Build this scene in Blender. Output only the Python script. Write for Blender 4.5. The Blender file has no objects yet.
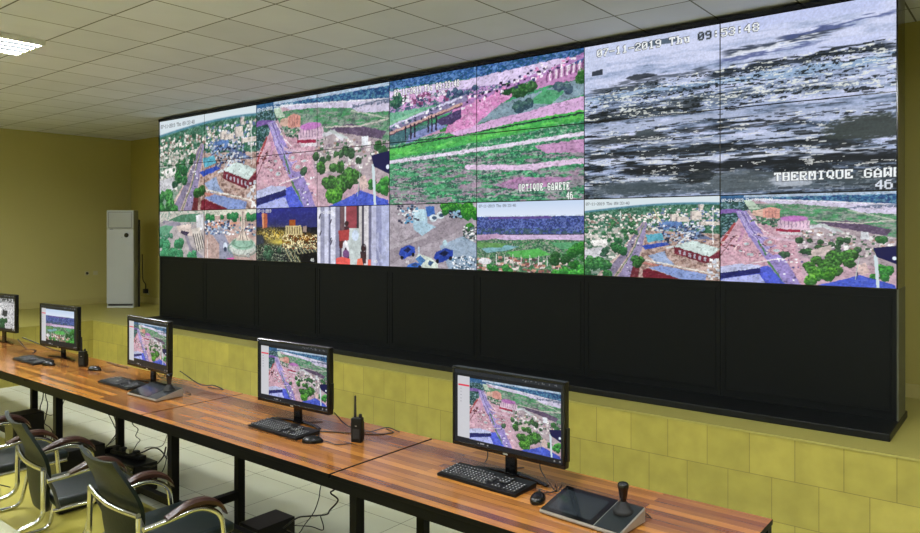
import bpy, bmesh, math, random
import numpy as np
from mathutils import Vector, Matrix
C = bpy.context.scene.collection
R = random.Random(7)
rad = math.radians

# ------------------------------------------------------------------ materials
def lin(c):
    return tuple(((v/255)/12.92 if v/255 <= .04045 else ((v/255+.055)/1.055)**2.4) for v in c)
MATS = {}
def mat(name, rgb, rough=.5, metal=0, noise=0, nscale=8, bump=0, bscale=60, spec=.5, coat=0):
    m = bpy.data.materials.new(name); m.use_nodes = True
    nt = m.node_tree; b = nt.nodes['Principled BSDF']
    col = (*lin(rgb), 1)
    b.inputs['Roughness'].default_value = rough; b.inputs['Metallic'].default_value = metal
    b.inputs['Specular IOR Level'].default_value = spec
    b.inputs['Coat Weight'].default_value = coat
    tc = nt.nodes.new('ShaderNodeTexCoord')
    n = nt.nodes.new('ShaderNodeTexNoise'); n.inputs['Scale'].default_value = nscale; n.inputs['Detail'].default_value = 4
    nt.links.new(tc.outputs['Object'], n.inputs['Vector'])
    mx = nt.nodes.new('ShaderNodeMix'); mx.data_type = 'RGBA'
    k = noise if noise else .04
    mx.inputs['A'].default_value = (*[v*(1-k) for v in col[:3]], 1); mx.inputs['B'].default_value = (*[min(1, v*(1+k)) for v in col[:3]], 1)
    nt.links.new(n.outputs['Fac'], mx.inputs['Factor']); nt.links.new(mx.outputs['Result'], b.inputs['Base Color'])
    if bump:
        n2 = nt.nodes.new('ShaderNodeTexNoise'); n2.inputs['Scale'].default_value = bscale
        nt.links.new(tc.outputs['Object'], n2.inputs['Vector'])
        bp = nt.nodes.new('ShaderNodeBump'); bp.inputs['Strength'].default_value = bump; bp.inputs['Distance'].default_value = .01
        nt.links.new(n2.outputs['Fac'], bp.inputs['Height']); nt.links.new(bp.outputs['Normal'], b.inputs['Normal'])
    MATS[name] = m
    return m
def tile_mat(name, c1, c2, mortar, w, h, axes, off, msize, offset=0, rough=.4, noise=.06, spec=.5, nsc=3, stretch=None, bump=.0, coat=0):
    """brick-texture tiles laid on the two given object axes"""
    m = bpy.data.materials.new(name); m.use_nodes = True
    nt = m.node_tree; b = nt.nodes['Principled BSDF']
    b.inputs['Roughness'].default_value = rough; b.inputs['Specular IOR Level'].default_value = spec
    b.inputs['Coat Weight'].default_value = coat; b.inputs['Coat Roughness'].default_value = .12
    tc = nt.nodes.new('ShaderNodeTexCoord'); sp = nt.nodes.new('ShaderNodeSeparateXYZ'); cb = nt.nodes.new('ShaderNodeCombineXYZ')
    nt.links.new(tc.outputs['Object'], sp.inputs[0])
    for k in (0, 1):
        a = nt.nodes.new('ShaderNodeMath'); a.operation = 'SUBTRACT'; a.inputs[1].default_value = off[k]
        nt.links.new(sp.outputs['XYZ'.index(axes[k])], a.inputs[0]); nt.links.new(a.outputs[0], cb.inputs[k])
    br = nt.nodes.new('ShaderNodeTexBrick'); br.offset = offset; br.offset_frequency = 2; br.squash = 1
    br.inputs['Scale'].default_value = 1; br.inputs['Brick Width'].default_value = w; br.inputs['Row Height'].default_value = h
    br.inputs['Mortar Size'].default_value = msize; br.inputs['Mortar Smooth'].default_value = .1
    br.inputs['Color1'].default_value = (*lin(c1), 1); br.inputs['Color2'].default_value = (*lin(c2), 1); br.inputs['Mortar'].default_value = (*lin(mortar), 1)
    nt.links.new(cb.outputs[0], br.inputs['Vector'])
    n = nt.nodes.new('ShaderNodeTexNoise'); n.inputs['Scale'].default_value = nsc; n.inputs['Detail'].default_value = 6
    if stretch:
        mp = nt.nodes.new('ShaderNodeMapping'); mp.inputs['Scale'].default_value = stretch
        nt.links.new(tc.outputs['Object'], mp.inputs['Vector']); nt.links.new(mp.outputs[0], n.inputs['Vector'])
    else:
        nt.links.new(tc.outputs['Object'], n.inputs['Vector'])
    mr = nt.nodes.new('ShaderNodeMapRange'); mr.inputs['From Min'].default_value = .3; mr.inputs['From Max'].default_value = .7
    mr.inputs['To Min'].default_value = 1-noise; mr.inputs['To Max'].default_value = 1+noise
    nt.links.new(n.outputs['Fac'], mr.inputs['Value'])
    mx = nt.nodes.new('ShaderNodeMix'); mx.data_type = 'RGBA'; mx.blend_type = 'MULTIPLY'; mx.inputs['Factor'].default_value = 1
    nt.links.new(br.outputs['Color'], mx.inputs['A']); nt.links.new(mr.outputs[0], mx.inputs['B'])
    nt.links.new(mx.outputs['Result'], b.inputs['Base Color'])
    if bump:
        bp = nt.nodes.new('ShaderNodeBump'); bp.inputs['Strength'].default_value = bump; bp.inputs['Distance'].default_value = .004; bp.invert = True
        nt.links.new(br.outputs['Fac'], bp.inputs['Height']); nt.links.new(bp.outputs['Normal'], b.inputs['Normal'])
    MATS[name] = m
    return m
def emit_mat(name, rgb, strength):
    m = bpy.data.materials.new(name); m.use_nodes = True
    b = m.node_tree.nodes['Principled BSDF']
    b.inputs['Base Color'].default_value = (*lin(rgb), 1)
    b.inputs['Emission Color'].default_value = (*lin(rgb), 1); b.inputs['Emission Strength'].default_value = strength
    MATS[name] = m
    return m
def screen_mat(name, strength=1.0, rough=.35):
    m = bpy.data.materials.new(name); m.use_nodes = True
    nt = m.node_tree; b = nt.nodes['Principled BSDF']
    b.inputs['Base Color'].default_value = (.004, .004, .005, 1); b.inputs['Roughness'].default_value = rough; b.inputs['Specular IOR Level'].default_value = .15
    a = nt.nodes.new('ShaderNodeAttribute'); a.attribute_name = 'picture'
    nt.links.new(a.outputs['Color'], b.inputs['Emission Color']); b.inputs['Emission Strength'].default_value = strength
    MATS[name] = m
    return m

YEL = (154, 145, 78)
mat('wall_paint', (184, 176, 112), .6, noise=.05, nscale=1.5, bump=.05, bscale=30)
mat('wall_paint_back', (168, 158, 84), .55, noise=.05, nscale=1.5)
mat('ledge_top', (158, 150, 78), .5, noise=.06, nscale=3)
mat('skirting', (178, 168, 104), .5)
tile_mat('ledge_tile_x', (172, 160, 74), (158, 148, 68), (126, 116, 56), .245, .245, 'XZ', (-2.412, -.048-.245*8), .0022, offset=.5, rough=.35, noise=.10, nsc=9, bump=.25)
tile_mat('ledge_tile_y', (172, 160, 74), (158, 148, 68), (126, 116, 56), .245, .245, 'YZ', (-8.0, -.048-.245*8), .0022, offset=.5, rough=.35, noise=.10, nsc=9, bump=.25)
tile_mat('ceiling_tile', (216, 219, 232), (206, 209, 222), (108, 108, 110), .521, .526, 'XY', (-5.357-.521*40, 2.874-.526*20), .006, rough=.8, noise=.03, spec=.2, bump=.3)
tile_mat('floor_tile', (212, 214, 194), (205, 209, 189), (96, 102, 90), .5, .5, 'XY', (-4.135-.5*40, 3.33-.5*30), .0022, rough=.22, noise=.03, nsc=2)
tile_mat('floor_yellow', (176, 166, 74), (172, 162, 72), (168, 158, 70), 1.5, 1.5, 'XY', (-30.3, -20), .0005, rough=.45, noise=.05)
tile_mat('wood_top', (180, 120, 52), (98, 52, 28), (66, 32, 18), 2.6, .043, 'XY', (-30, -1), .0006, offset=.37, rough=.2, noise=.16, nsc=3, stretch=(1.4, 30, 8), coat=.2)
mat('black_steel', (4, 4, 4), .55, noise=.1, spec=.15)
mat('black_plastic', (8, 8, 9), .4, spec=.3)
mat('gloss_black', (8, 8, 9), .16)
mat('bezel_black', (10, 10, 11), .3)
mat('fascia_black', (13, 16, 16), .55, noise=.15, nscale=14, spec=.15)
mat('fascia_seam', (31, 34, 32), .5)
mat('fascia_side', (74, 76, 62), .5)
mat('foot_black', (17, 19, 19), .45, spec=.25)
mat('key_black', (30, 31, 33), .5)
mat('key_mark', (200, 200, 200), .5)
mat('rubber', (10, 10, 10), .7)
mat('leather', (7, 19, 13), .5, noise=.12, nscale=12, bump=.12, bscale=120, spec=.22)
mat('leather_seat', (7, 21, 21), .4, noise=.12, nscale=10, bump=.08, bscale=100)
mat('chrome', (206, 206, 206), .16, metal=1)
mat('arm_wood', (48, 23, 13), .35, noise=.25, nscale=14)
mat('silver', (176, 174, 166), .35, metal=.6)
mat('glass_off', (33, 38, 42), .1)
mat('glass_reflect', (52, 58, 61), .14)
mat('panel_dark', (26, 31, 32), .4)
mat('ac_white', (176, 180, 178), .4)
mat('ac_side', (160, 162, 150), .45)
mat('ac_dark', (40, 40, 40), .5)
mat('cable_black', (14, 14, 14), .5)
mat('cable_grey', (120, 120, 116), .5)
mat('white_plastic', (182, 178, 140), .4)
mat('cream_top', (122, 122, 84), .4)
mat('grey_metal', (60, 62, 60), .4)
mat('fixture_white', (220, 220, 215), .4)
emit_mat('tube_glow', (246, 250, 255), 170)
screen_mat('picture_light', 1.0)
screen_mat('monitor_light', .95, .25)

# ------------------------------------------------------------------ mesh helpers
def tagit(o, label=None, cat=None, group=None, kind=None):
    if label: o['label'] = label
    if cat: o['category'] = cat
    if group: o['group'] = group
    if kind: o['kind'] = kind
    return o
def empty(name, loc=(0, 0, 0), rz=0, label=None, cat=None, group=None):
    o = bpy.data.objects.new(name, None); o.empty_display_size = .05; C.objects.link(o)
    o.location = loc; o.rotation_euler = (0, 0, rz)
    return tagit(o, label, cat, group)
def obj(name, bm, mats, parent=None, smooth=None, label=None, cat=None, group=None, kind=None):
    me = bpy.data.meshes.new(name)
    bmesh.ops.recalc_face_normals(bm, faces=bm.faces[:])
    bm.to_mesh(me); bm.free()
    if isinstance(mats, str): mats = [mats]
    for m in mats: me.materials.append(MATS[m])
    if smooth is not None:
        for p in me.polygons: p.use_smooth = True
        me.set_sharp_from_angle(angle=rad(smooth))
    o = bpy.data.objects.new(name, me); C.objects.link(o)
    if parent: o.parent = parent
    return tagit(o, label, cat, group, kind)
def bx(bm, x0, x1, y0, y1, z0, z1, bev=0, seg=2, mi=0, M=None):
    r = bmesh.ops.create_cube(bm, size=1)
    vs = r['verts']
    for v in vs:
        v.co = Vector((x0+(v.co.x+.5)*(x1-x0), y0+(v.co.y+.5)*(y1-y0), z0+(v.co.z+.5)*(z1-z0)))
    fs = set(f for v in vs for f in v.link_faces)
    for f in fs: f.material_index = mi
    if bev:
        es = list(set(e for v in vs for e in v.link_edges))
        rr = bmesh.ops.bevel(bm, geom=es, offset=bev, segments=seg, profile=.6, affect='EDGES')
        vs = list(set(v for f in rr['faces'] for v in f.verts) | set(v for v in vs if v.is_valid))
        for f in rr['faces']: f.material_index = mi
    if M is not None:
        for v in vs: v.co = M @ v.co
    return vs
def smoothpath(pts, n=6):
    pts = [Vector(p) for p in pts]
    if len(pts) < 3 or n < 2: return pts
    out = []
    P = [2*pts[0]-pts[1]] + pts + [2*pts[-1]-pts[-2]]
    for i in range(1, len(P)-2):
        p0, p1, p2, p3 = P[i-1:i+3]
        for k in range(n):
            t = k/n
            out.append(.5*((2*p1)+(-p0+p2)*t+(2*p0-5*p1+4*p2-p3)*t*t+(-p0+3*p1-3*p2+p3)*t**3))
    out.append(pts[-1])
    return out
def roundcorners(pts, r, n=5):
    """polyline with its corners rounded to radius r"""
    pts = [Vector(p) for p in pts]; out = [pts[0]]
    for i in range(1, len(pts)-1):
        a, b, c = pts[i-1:i+2]
        rr = min(r, (a-b).length*.49, (c-b).length*.49)
        p = b+(a-b).normalized()*rr; q = b+(c-b).normalized()*rr
        for k in range(n+1):
            t = k/n
            out.append(p*(1-t)**2+b*2*t*(1-t)+q*t*t)
    out.append(pts[-1])
    return out
def tube(bm, pts, r, seg=8, caps=True, mi=0, flat=None, closed=False):
    pts = [Vector(p) for p in pts]; n = len(pts)
    rs = r if isinstance(r, (list, tuple)) else [r]*n
    T = []
    for i in range(n):
        if closed: t = pts[(i+1) % n]-pts[i-1]
        else: t = pts[min(i+1, n-1)]-pts[max(i-1, 0)]
        T.append(t.normalized())
    up = Vector((0, 0, 1)) if abs(T[0].z) < .9 else Vector((1, 0, 0))
    N = (up-T[0]*up.dot(T[0])).normalized()
    rings = []
    for i in range(n):
        N = (N-T[i]*N.dot(T[i])).normalized(); B = T[i].cross(N)
        ring = []
        for k in range(seg):
            a = 2*math.pi*k/seg; ca, sa = math.cos(a), math.sin(a)
            if flat: ca *= flat[0]; sa *= flat[1]
            ring.append(bm.verts.new(pts[i]+(N*ca+B*sa)*rs[i]))
        rings.append(ring)
    for i in range(n-1 if not closed else n):
        A, Bq = rings[i], rings[(i+1) % n]
        for k in range(seg):
            f = bm.faces.new((A[k], A[(k+1) % seg], Bq[(k+1) % seg], Bq[k])); f.material_index = mi
    if caps and not closed:
        bm.faces.new(rings[0][::-1]).material_index = mi; bm.faces.new(rings[-1]).material_index = mi
def lathe(bm, prof, seg=24, ax=(0, 0), mi=0):
    rings = []
    for r, z in prof:
        rings.append([bm.verts.new((ax[0]+r*math.cos(2*math.pi*k/seg), ax[1]+r*math.sin(2*math.pi*k/seg), z)) for k in range(seg)])
    for i in range(len(rings)-1):
        for k in range(seg):
            bm.faces.new((rings[i][k], rings[i][(k+1) % seg], rings[i+1][(k+1) % seg], rings[i+1][k])).material_index = mi
    bm.faces.new(rings[0][::-1]).material_index = mi; bm.faces.new(rings[-1]).material_index = mi
def B(): return bmesh.new()
def copy_thing(root, loc, rz, label, sub=None):
    r = root.copy(); C.objects.link(r); r.location = loc; r.rotation_euler = (0, 0, rz); r['label'] = label
    def rec(src, dst):
        for ch in list(src.children):
            c = ch.copy(); C.objects.link(c); c.parent = dst; rec(ch, c)
    rec(root, r)
    return r

# ------------------------------------------------------------------ picture painting (numpy, in display units u right, v down)
FONT = {'0': '01110 10001 10011 10101 11001 10001 01110', '1': '00100 01100 00100 00100 00100 00100 01110', '2': '01110 10001 00001 00110 01000 10000 11111',
 '3': '01110 10001 00001 00110 00001 10001 01110', '4': '00010 00110 01010 10010 11111 00010 00010', '5': '11111 10000 11110 00001 00001 10001 01110', '6': '01110 10000 11110 10001 10001 10001 01110',
 '7': '11111 00001 00010 00100 00100 01000 01000', '8': '01110 10001 10001 01110 10001 10001 01110', '9': '01110 10001 10001 01111 00001 00001 01110', '-': '00000 00000 00000 11111 00000 00000 00000',
 ':': '00000 00100 00100 00000 00100 00100 00000', 'T': '11111 10101 00100 00100 00100 00100 00100', 'H': '11011 10001 10001 11111 10001 10001 11011', 'E': '11111 10001 10100 11100 10100 10001 11111',
 'R': '11110 10001 10001 11110 10100 10010 11011', 'M': '11011 11011 10101 10101 10001 10001 11011', 'I': '01110 00100 00100 00100 00100 00100 01110', 'Q': '01110 10001 10001 10001 10101 01110 00011',
 'U': '11011 10001 10001 10001 10001 10001 01110', 'G': '01110 10001 10000 10111 10001 10001 01110', 'A': '00100 01010 10001 10001 11111 10001 11011', 'W': '11011 10001 10001 10101 10101 11011 10001',
 'Y': '11011 10001 01010 00100 00100 00100 01110', 'O': '01110 10001 10001 10001 10001 10001 01110', 'P': '11110 10001 10001 11110 10000 10000 11100', 'h': '11000 01000 01110 01001 01001 01001 11011',
 'u': '00000 00000 11011 01001 01001 01001 00111', ' ': '00000 00000 00000 00000 00000 00000 00000'}
class Pic:
    def __init__(s, W, H, base=(128, 128, 128), seed=1):
        s.W, s.H = W, H; s.rng = np.random.default_rng(seed)
        s.a = np.empty((H, W, 3)); s.a[:] = base
        s.u = np.broadcast_to((np.arange(W)+.5)/W, (H, W)); s.v = np.broadcast_to(((np.arange(H)+.5)/H)[:, None], (H, W))
        s.asp = W/H
    def noise(s, su, sv, octv=3, seed=None):
        rng = s.rng; out = np.zeros((s.H, s.W)); amp = 1; tot = 0
        for o in range(octv):
            nu, nv = max(2, int(su*2**o)), max(2, int(sv*2**o))
            g = rng.random((nv+2, nu+2))
            x = s.u*nu; y = s.v*nv; xi = x.astype(int); yi = y.astype(int); fx = x-xi; fy = y-yi
            fx = fx*fx*(3-2*fx); fy = fy*fy*(3-2*fy)
            q = (g[yi, xi]*(1-fx)+g[yi, xi+1]*fx)*(1-fy)+(g[yi+1, xi]*(1-fx)+g[yi+1, xi+1]*fx)*fy
            out += q*amp; tot += amp; amp *= .6
        return out/tot
    def mix(s, mask, col, a=1.0):
        m = (mask*a)[..., None] if mask.dtype != bool else (mask.astype(float)*a)[..., None]
        s.a = s.a*(1-m)+np.array(col, float)*m
    def polymask(s, pts):
        inside = np.zeros((s.H, s.W), bool); n = len(pts)
        for i in range(n):
            x0, y0 = pts[i]; x1, y1 = pts[(i+1) % n]
            if y0 == y1: continue
            c = ((s.v >= min(y0, y1)) & (s.v < max(y0, y1)))
            xx = x0+(s.v-y0)/(y1-y0)*(x1-x0)
            inside ^= c & (s.u < xx)
        return inside
    def poly(s, pts, col, a=1.0): s.mix(s.polymask(pts), col, a)
    def seg(s, p, q, w, col, a=1.0):
        px, py = p[0]*s.asp, p[1]; qx, qy = q[0]*s.asp, q[1]
        X = s.u*s.asp-px; Y = s.v-py; dx, dy = qx-px, qy-py; L = dx*dx+dy*dy+1e-9
        t = np.clip((X*dx+Y*dy)/L, 0, 1); d = np.hypot(X-t*dx, Y-t*dy)
        s.mix(np.clip((w-d)*s.H+.5, 0, 1), col, a)
    def path(s, pts, w, col, a=1.0):
        for p, q in zip(pts[:-1], pts[1:]): s.seg(p, q, w, col, a)
    def ell(s, c, rx, ry, col, a=1.0):
        d = ((s.u-c[0])/rx)**2+((s.v-c[1])/ry)**2
        s.mix(np.clip((1-d)*4, 0, 1), col, a)
    def ring(s, c, rx, ry, col, t=.35, a=1.0):
        d = np.sqrt(((s.u-c[0])/rx)**2+((s.v-c[1])/ry)**2)
        s.mix(np.clip(1-np.abs(d-1)/t, 0, 1), col, a)
    def specks(s, box, n, cols, r=(.008, .02), flat=1.0, within=None):
        for _ in range(int(n*1.7)):
            c = (s.rng.uniform(box[0], box[1]), s.rng.uniform(box[2], box[3]))
            if within is not None and not within(*c): continue
            rr = s.rng.uniform(*r)*.72; col = cols[s.rng.integers(len(cols))]
            x0, x1, y0, y1 = c[0]-rr/s.asp*1.3, c[0]+rr/s.asp*1.3, c[1]-rr*flat, c[1]+rr*flat
            i0, i1 = int(max(0, y0*s.H)), int(min(s.H, y1*s.H+1)); j0, j1 = int(max(0, x0*s.W)), int(min(s.W, x1*s.W+1))
            if i1 > i0 and j1 > j0: s.a[i0:i1, j0:j1] = col
    def tree(s, c, r, dark=(28, 78, 48), light=(90, 175, 80)):
        d = np.hypot((s.u-c[0])*s.asp, (s.v-c[1])*1.15)
        edge = s.tn
        m = d < r*(.75+.5*edge)
        s.mix(m, dark, .95)
        hl = np.clip(((c[1]-s.v)+(c[0]-s.u)*.4)/r+.5, 0, 1)*np.clip(s.tn2*2.2-.6, 0, 1)
        s.mix(m*hl, light, .95)
    def trees(s, box, n, r, dark=(28, 78, 48), light=(90, 175, 80)):
        s.tn = s.noise(46, 30, 3); s.tn2 = s.noise(90, 60, 2)
        cs = sorted([(s.rng.uniform(box[2], box[3]), s.rng.uniform(box[0], box[1])) for _ in range(n)])
        for v, u in cs: s.tree((u, v), s.rng.uniform(*r), dark, light)
    def grain(s, amt, su=None, sv=None):
        n = s.noise(s.W/2.2, s.H/2.2, 2)-.5
        s.a = s.a*(1+n[..., None]*amt)+n[..., None]*amt*30
    def organic(s, amt=.012, fleck=.5):
        """ragged edges and small light and dark flecks, as a sharpened camera picture has"""
        nx = (s.noise(s.W/7, s.H/7, 2)-.5)*2; ny = (s.noise(s.W/7, s.H/7, 2)-.5)*2
        jj = np.clip((s.u+nx*amt/s.asp*1.6)*s.W, 0, s.W-1).astype(int); ii = np.clip((s.v+ny*amt)*s.H, 0, s.H-1).astype(int)
        s.a = s.a[ii, jj]
        f = s.noise(s.W/4.5, s.H/3, 2); g = s.noise(s.W/14, s.H/9, 3)
        k = 1+(g-.5)*.3; s.a = s.a*k[..., None]
        d = np.clip((f-.62)*9, 0, 1)*fleck; s.a = s.a*(1-d[..., None]*.55)
        l = np.clip((.36-f)*9, 0, 1)*fleck; s.a = s.a+(235-s.a)*l[..., None]*.5
    def tone(s, sat):
        g = s.a.mean(-1, keepdims=True); s.a = g+(s.a-g)*sat
    def text(s, txt, u, v, sx=1, sy=1, col=(240, 245, 240), out=(60, 64, 70), gap=1, dark=(), bold=False):
        x = int(u*s.W); y = int(v*s.H)
        for i, ch in enumerate(txt):
            rows = FONT.get(ch, FONT['-']).split()
            g = np.array([[int(q) for q in r] for r in rows]).repeat(sy, 0).repeat(sx, 1)
            c, o = (out, (150, 160, 175)) if i in dark else (col, out)
            for dy in (-1, 0, 1):
                for dx in (-1, 0, 1):
                    s._st(g, x+dx, y+dy, o) if o is not None else None
            s._st(g, x, y, c)
            if bold: s._st(g, x+1, y, c)
            x += (5*sx+gap)
    def _st(s, g, x, y, col):
        for j in range(g.shape[0]):
            for i in range(g.shape[1]):
                if g[j, i] and 0 <= y+j < s.H and 0 <= x+i < s.W: s.a[y+j, x+i] = col
    def done(s):
        return np.clip(s.a, 0, 255)

def pic_town(W, H, seed=3, date=True):
    p = Pic(W, H, (58, 118, 92), seed)
    n = p.noise(60, 40, 3); n2 = p.noise(90, 60, 2)
    p.mix(n > .52, (34, 88, 62), .8); p.mix(n2 > .62, (120, 165, 140), .7)
    hz = .155-.10*np.sin(np.clip(p.u, 0, 1)*1.9)+.02*p.u
    p.specks((0, .62, .2, .5), int(150), [(226, 224, 214), (205, 196, 190), (240, 236, 228), (150, 120, 110)], (.008, .02), .8)
    p.specks((.5, 1, .14, .4), 110, [(215, 220, 230), (190, 180, 178), (96, 120, 170), (240, 238, 232)], (.006, .02), .8)
    # left town
    p.poly([(0, .4), (.3, .36), (.34, .5), (.2, .95), (0, 1)], (176, 178, 168), .55)
    p.specks((0, .3, .4, .78), 60, [(236, 234, 226), (214, 208, 200), (190, 182, 176), (60, 110, 80)], (.012, .035), .7)
    p.poly([(.0, .66), (.17, .62), (.18, .76), (0, .82)], (205, 205, 212)); p.poly([(.06, .54), (.18, .52), (.19, .6), (.07, .62)], (238, 236, 232))
    # right ground
    p.poly([(.42, .4), (1, .45), (1, 1), (.32, 1), (.4, .7)], (178, 146, 132))
    gn = p.noise(50, 40, 3); m = p.polymask([(.42, .4), (1, .45), (1, 1), (.32, 1), (.4, .7)])
    p.mix(m & (gn > .55), (206, 176, 170), .8); p.mix(m & (gn < .4), (120, 88, 84), .7)
    # roads
    p.poly([(.455, .3), (.49, .3), (.47, .6), (.405, 1), (.10, 1), (.27, .72)], (196, 168, 160))
    p.poly([(.46, .3), (.475, .3), (.35, .72), (.235, 1), (.14, 1), (.30, .70)], (136, 126, 156))
    p.poly([(.48, .3), (.495, .33), (.45, .66), (.37, 1), (.27, 1), (.38, .7)], (146, 134, 178))
    p.path([(.468, .35), (.37, .72), (.25, 1)], .006, (90, 130, 90)); p.path([(.30, .68), (.13, 1)], .005, (226, 200, 190))
    p.specks((.3, .45, .5, .95), 16, [(235, 235, 240), (60, 60, 90)], (.006, .01), .8, lambda x, y: abs(x-(.47-.25*(y-.3))) < .06)
    # market with blue roofs
    p.poly([(.58, .3), (.74, .3), (.76, .38), (.6, .4)], (86, 128, 196)); p.poly([(.72, .36), (.84, .42), (.98, .52), (.8, .5)], (96, 110, 150))
    p.specks((.56, .9, .34, .56), 130, [(70, 92, 150), (120, 150, 200), (210, 214, 224), (50, 60, 92), (150, 170, 190), (28, 40, 60)], (.006, .018), .7)
    p.poly([(.48, .46), (.6, .44), (.62, .52), (.5, .56)], (84, 178, 206)); p.poly([(.45, .6), (.62, .55), (.67, .58), (.48, .65)], (40, 74, 190))
    p.path([(.8, .44), (.7, .6), (.64, .62)], .012, (216, 220, 226))
    # hall
    p.poly([(.69, .6), (.82, .53), (1, .62), (.93, .72)], (206, 226, 222)); p.poly([(.69, .6), (.93, .72), (1, .64), (1, .76), (.9, .8), (.69, .69)], (122, 34, 54))
    for k in range(6): p.poly([(.72+k*.035, .645+k*.016), (.735+k*.035, .65+k*.016), (.735+k*.035, .70+k*.016), (.72+k*.035, .69+k*.016)], (180, 170, 186))
    p.poly([(.5, .72), (.62, .66), (.64, .74), (.7, .84), (.56, .82)], (150, 172, 214))
    p.path([(.48, .78), (.7, .84), (.96, .92)], .008, (232, 226, 216)); p.path([(.42, .8), (.56, .84), (.9, .97)], .012, (190, 120, 108))
    p.poly([(.5, .87), (.6, .84), (.92, .93), (.9, 1), (.74, 1)], (128, 152, 214)); p.poly([(.46, .9), (.5, .88), (.74, 1), (.46, 1)], (118, 24, 44)); p.poly([(.39, .84), (.44, .84), (.43, 1), (.36, 1)], (112, 38, 50))
    # big buildings near the horizon
    for a in ((.66, .72, .21, .29), (.70, .79, .24, .30), (.80, .88, .18, .28), (.855, .89, .09, .17), (.86, 1, .30, .345)):
        p.poly([(a[0], a[2]), (a[1], a[2]), (a[1], a[3]), (a[0], a[3])], (222, 210, 200)); p.poly([(a[0], a[2]), (a[0]+.012, a[2]), (a[0]+.012, a[3]), (a[0], a[3])], (160, 150, 150))
    p.path([(.54, .14), (.6, .32)], .005, (214, 200, 150)); p.seg((.29, .16), (.29, .27), .006, (225, 225, 225))
    p.trees((.22, .42, .3, .5), 14, (.02, .04), (30, 84, 52), (84, 160, 90)); p.trees((.2, .33, .52, .68), 8, (.04, .07), (22, 76, 44), (70, 165, 80))
    p.trees((0, .2, .78, 1), 10, (.05, .09), (24, 84, 44), (98, 196, 92)); p.trees((.40, .5, .76, .84), 4, (.05, .065), (24, 70, 32), (78, 156, 66))
    p.trees((.15, .19, .66, .74), 2, (.04, .05), (26, 66, 50), (60, 120, 80)); p.trees((0, .28, .42, .6), 10, (.015, .035), (30, 90, 58), (84, 160, 96))
    p.seg((.955, .12), (.955, .56), .006, (232, 232, 232)); p.specks((.92, 1, .74, .98), 14, [(240, 240, 240), (200, 206, 220)], (.01, .02), 1.2)
    p.organic(0.0070, 0.35); p.grain(.12); p.tone(.86)
    sky = np.clip((hz-p.v)*p.H*.7+.5, 0, 1); p.mix(sky, (214, 226, 232)); p.mix(np.clip(1-np.abs(p.v-hz-.01)/.022, 0, 1), (96, 150, 196), .7)
    if date: p.text('07-11-2019 Thu 09:33:48', .015, .045, 1, 1, (60, 66, 76), None, 0)
    return p.done()

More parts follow.
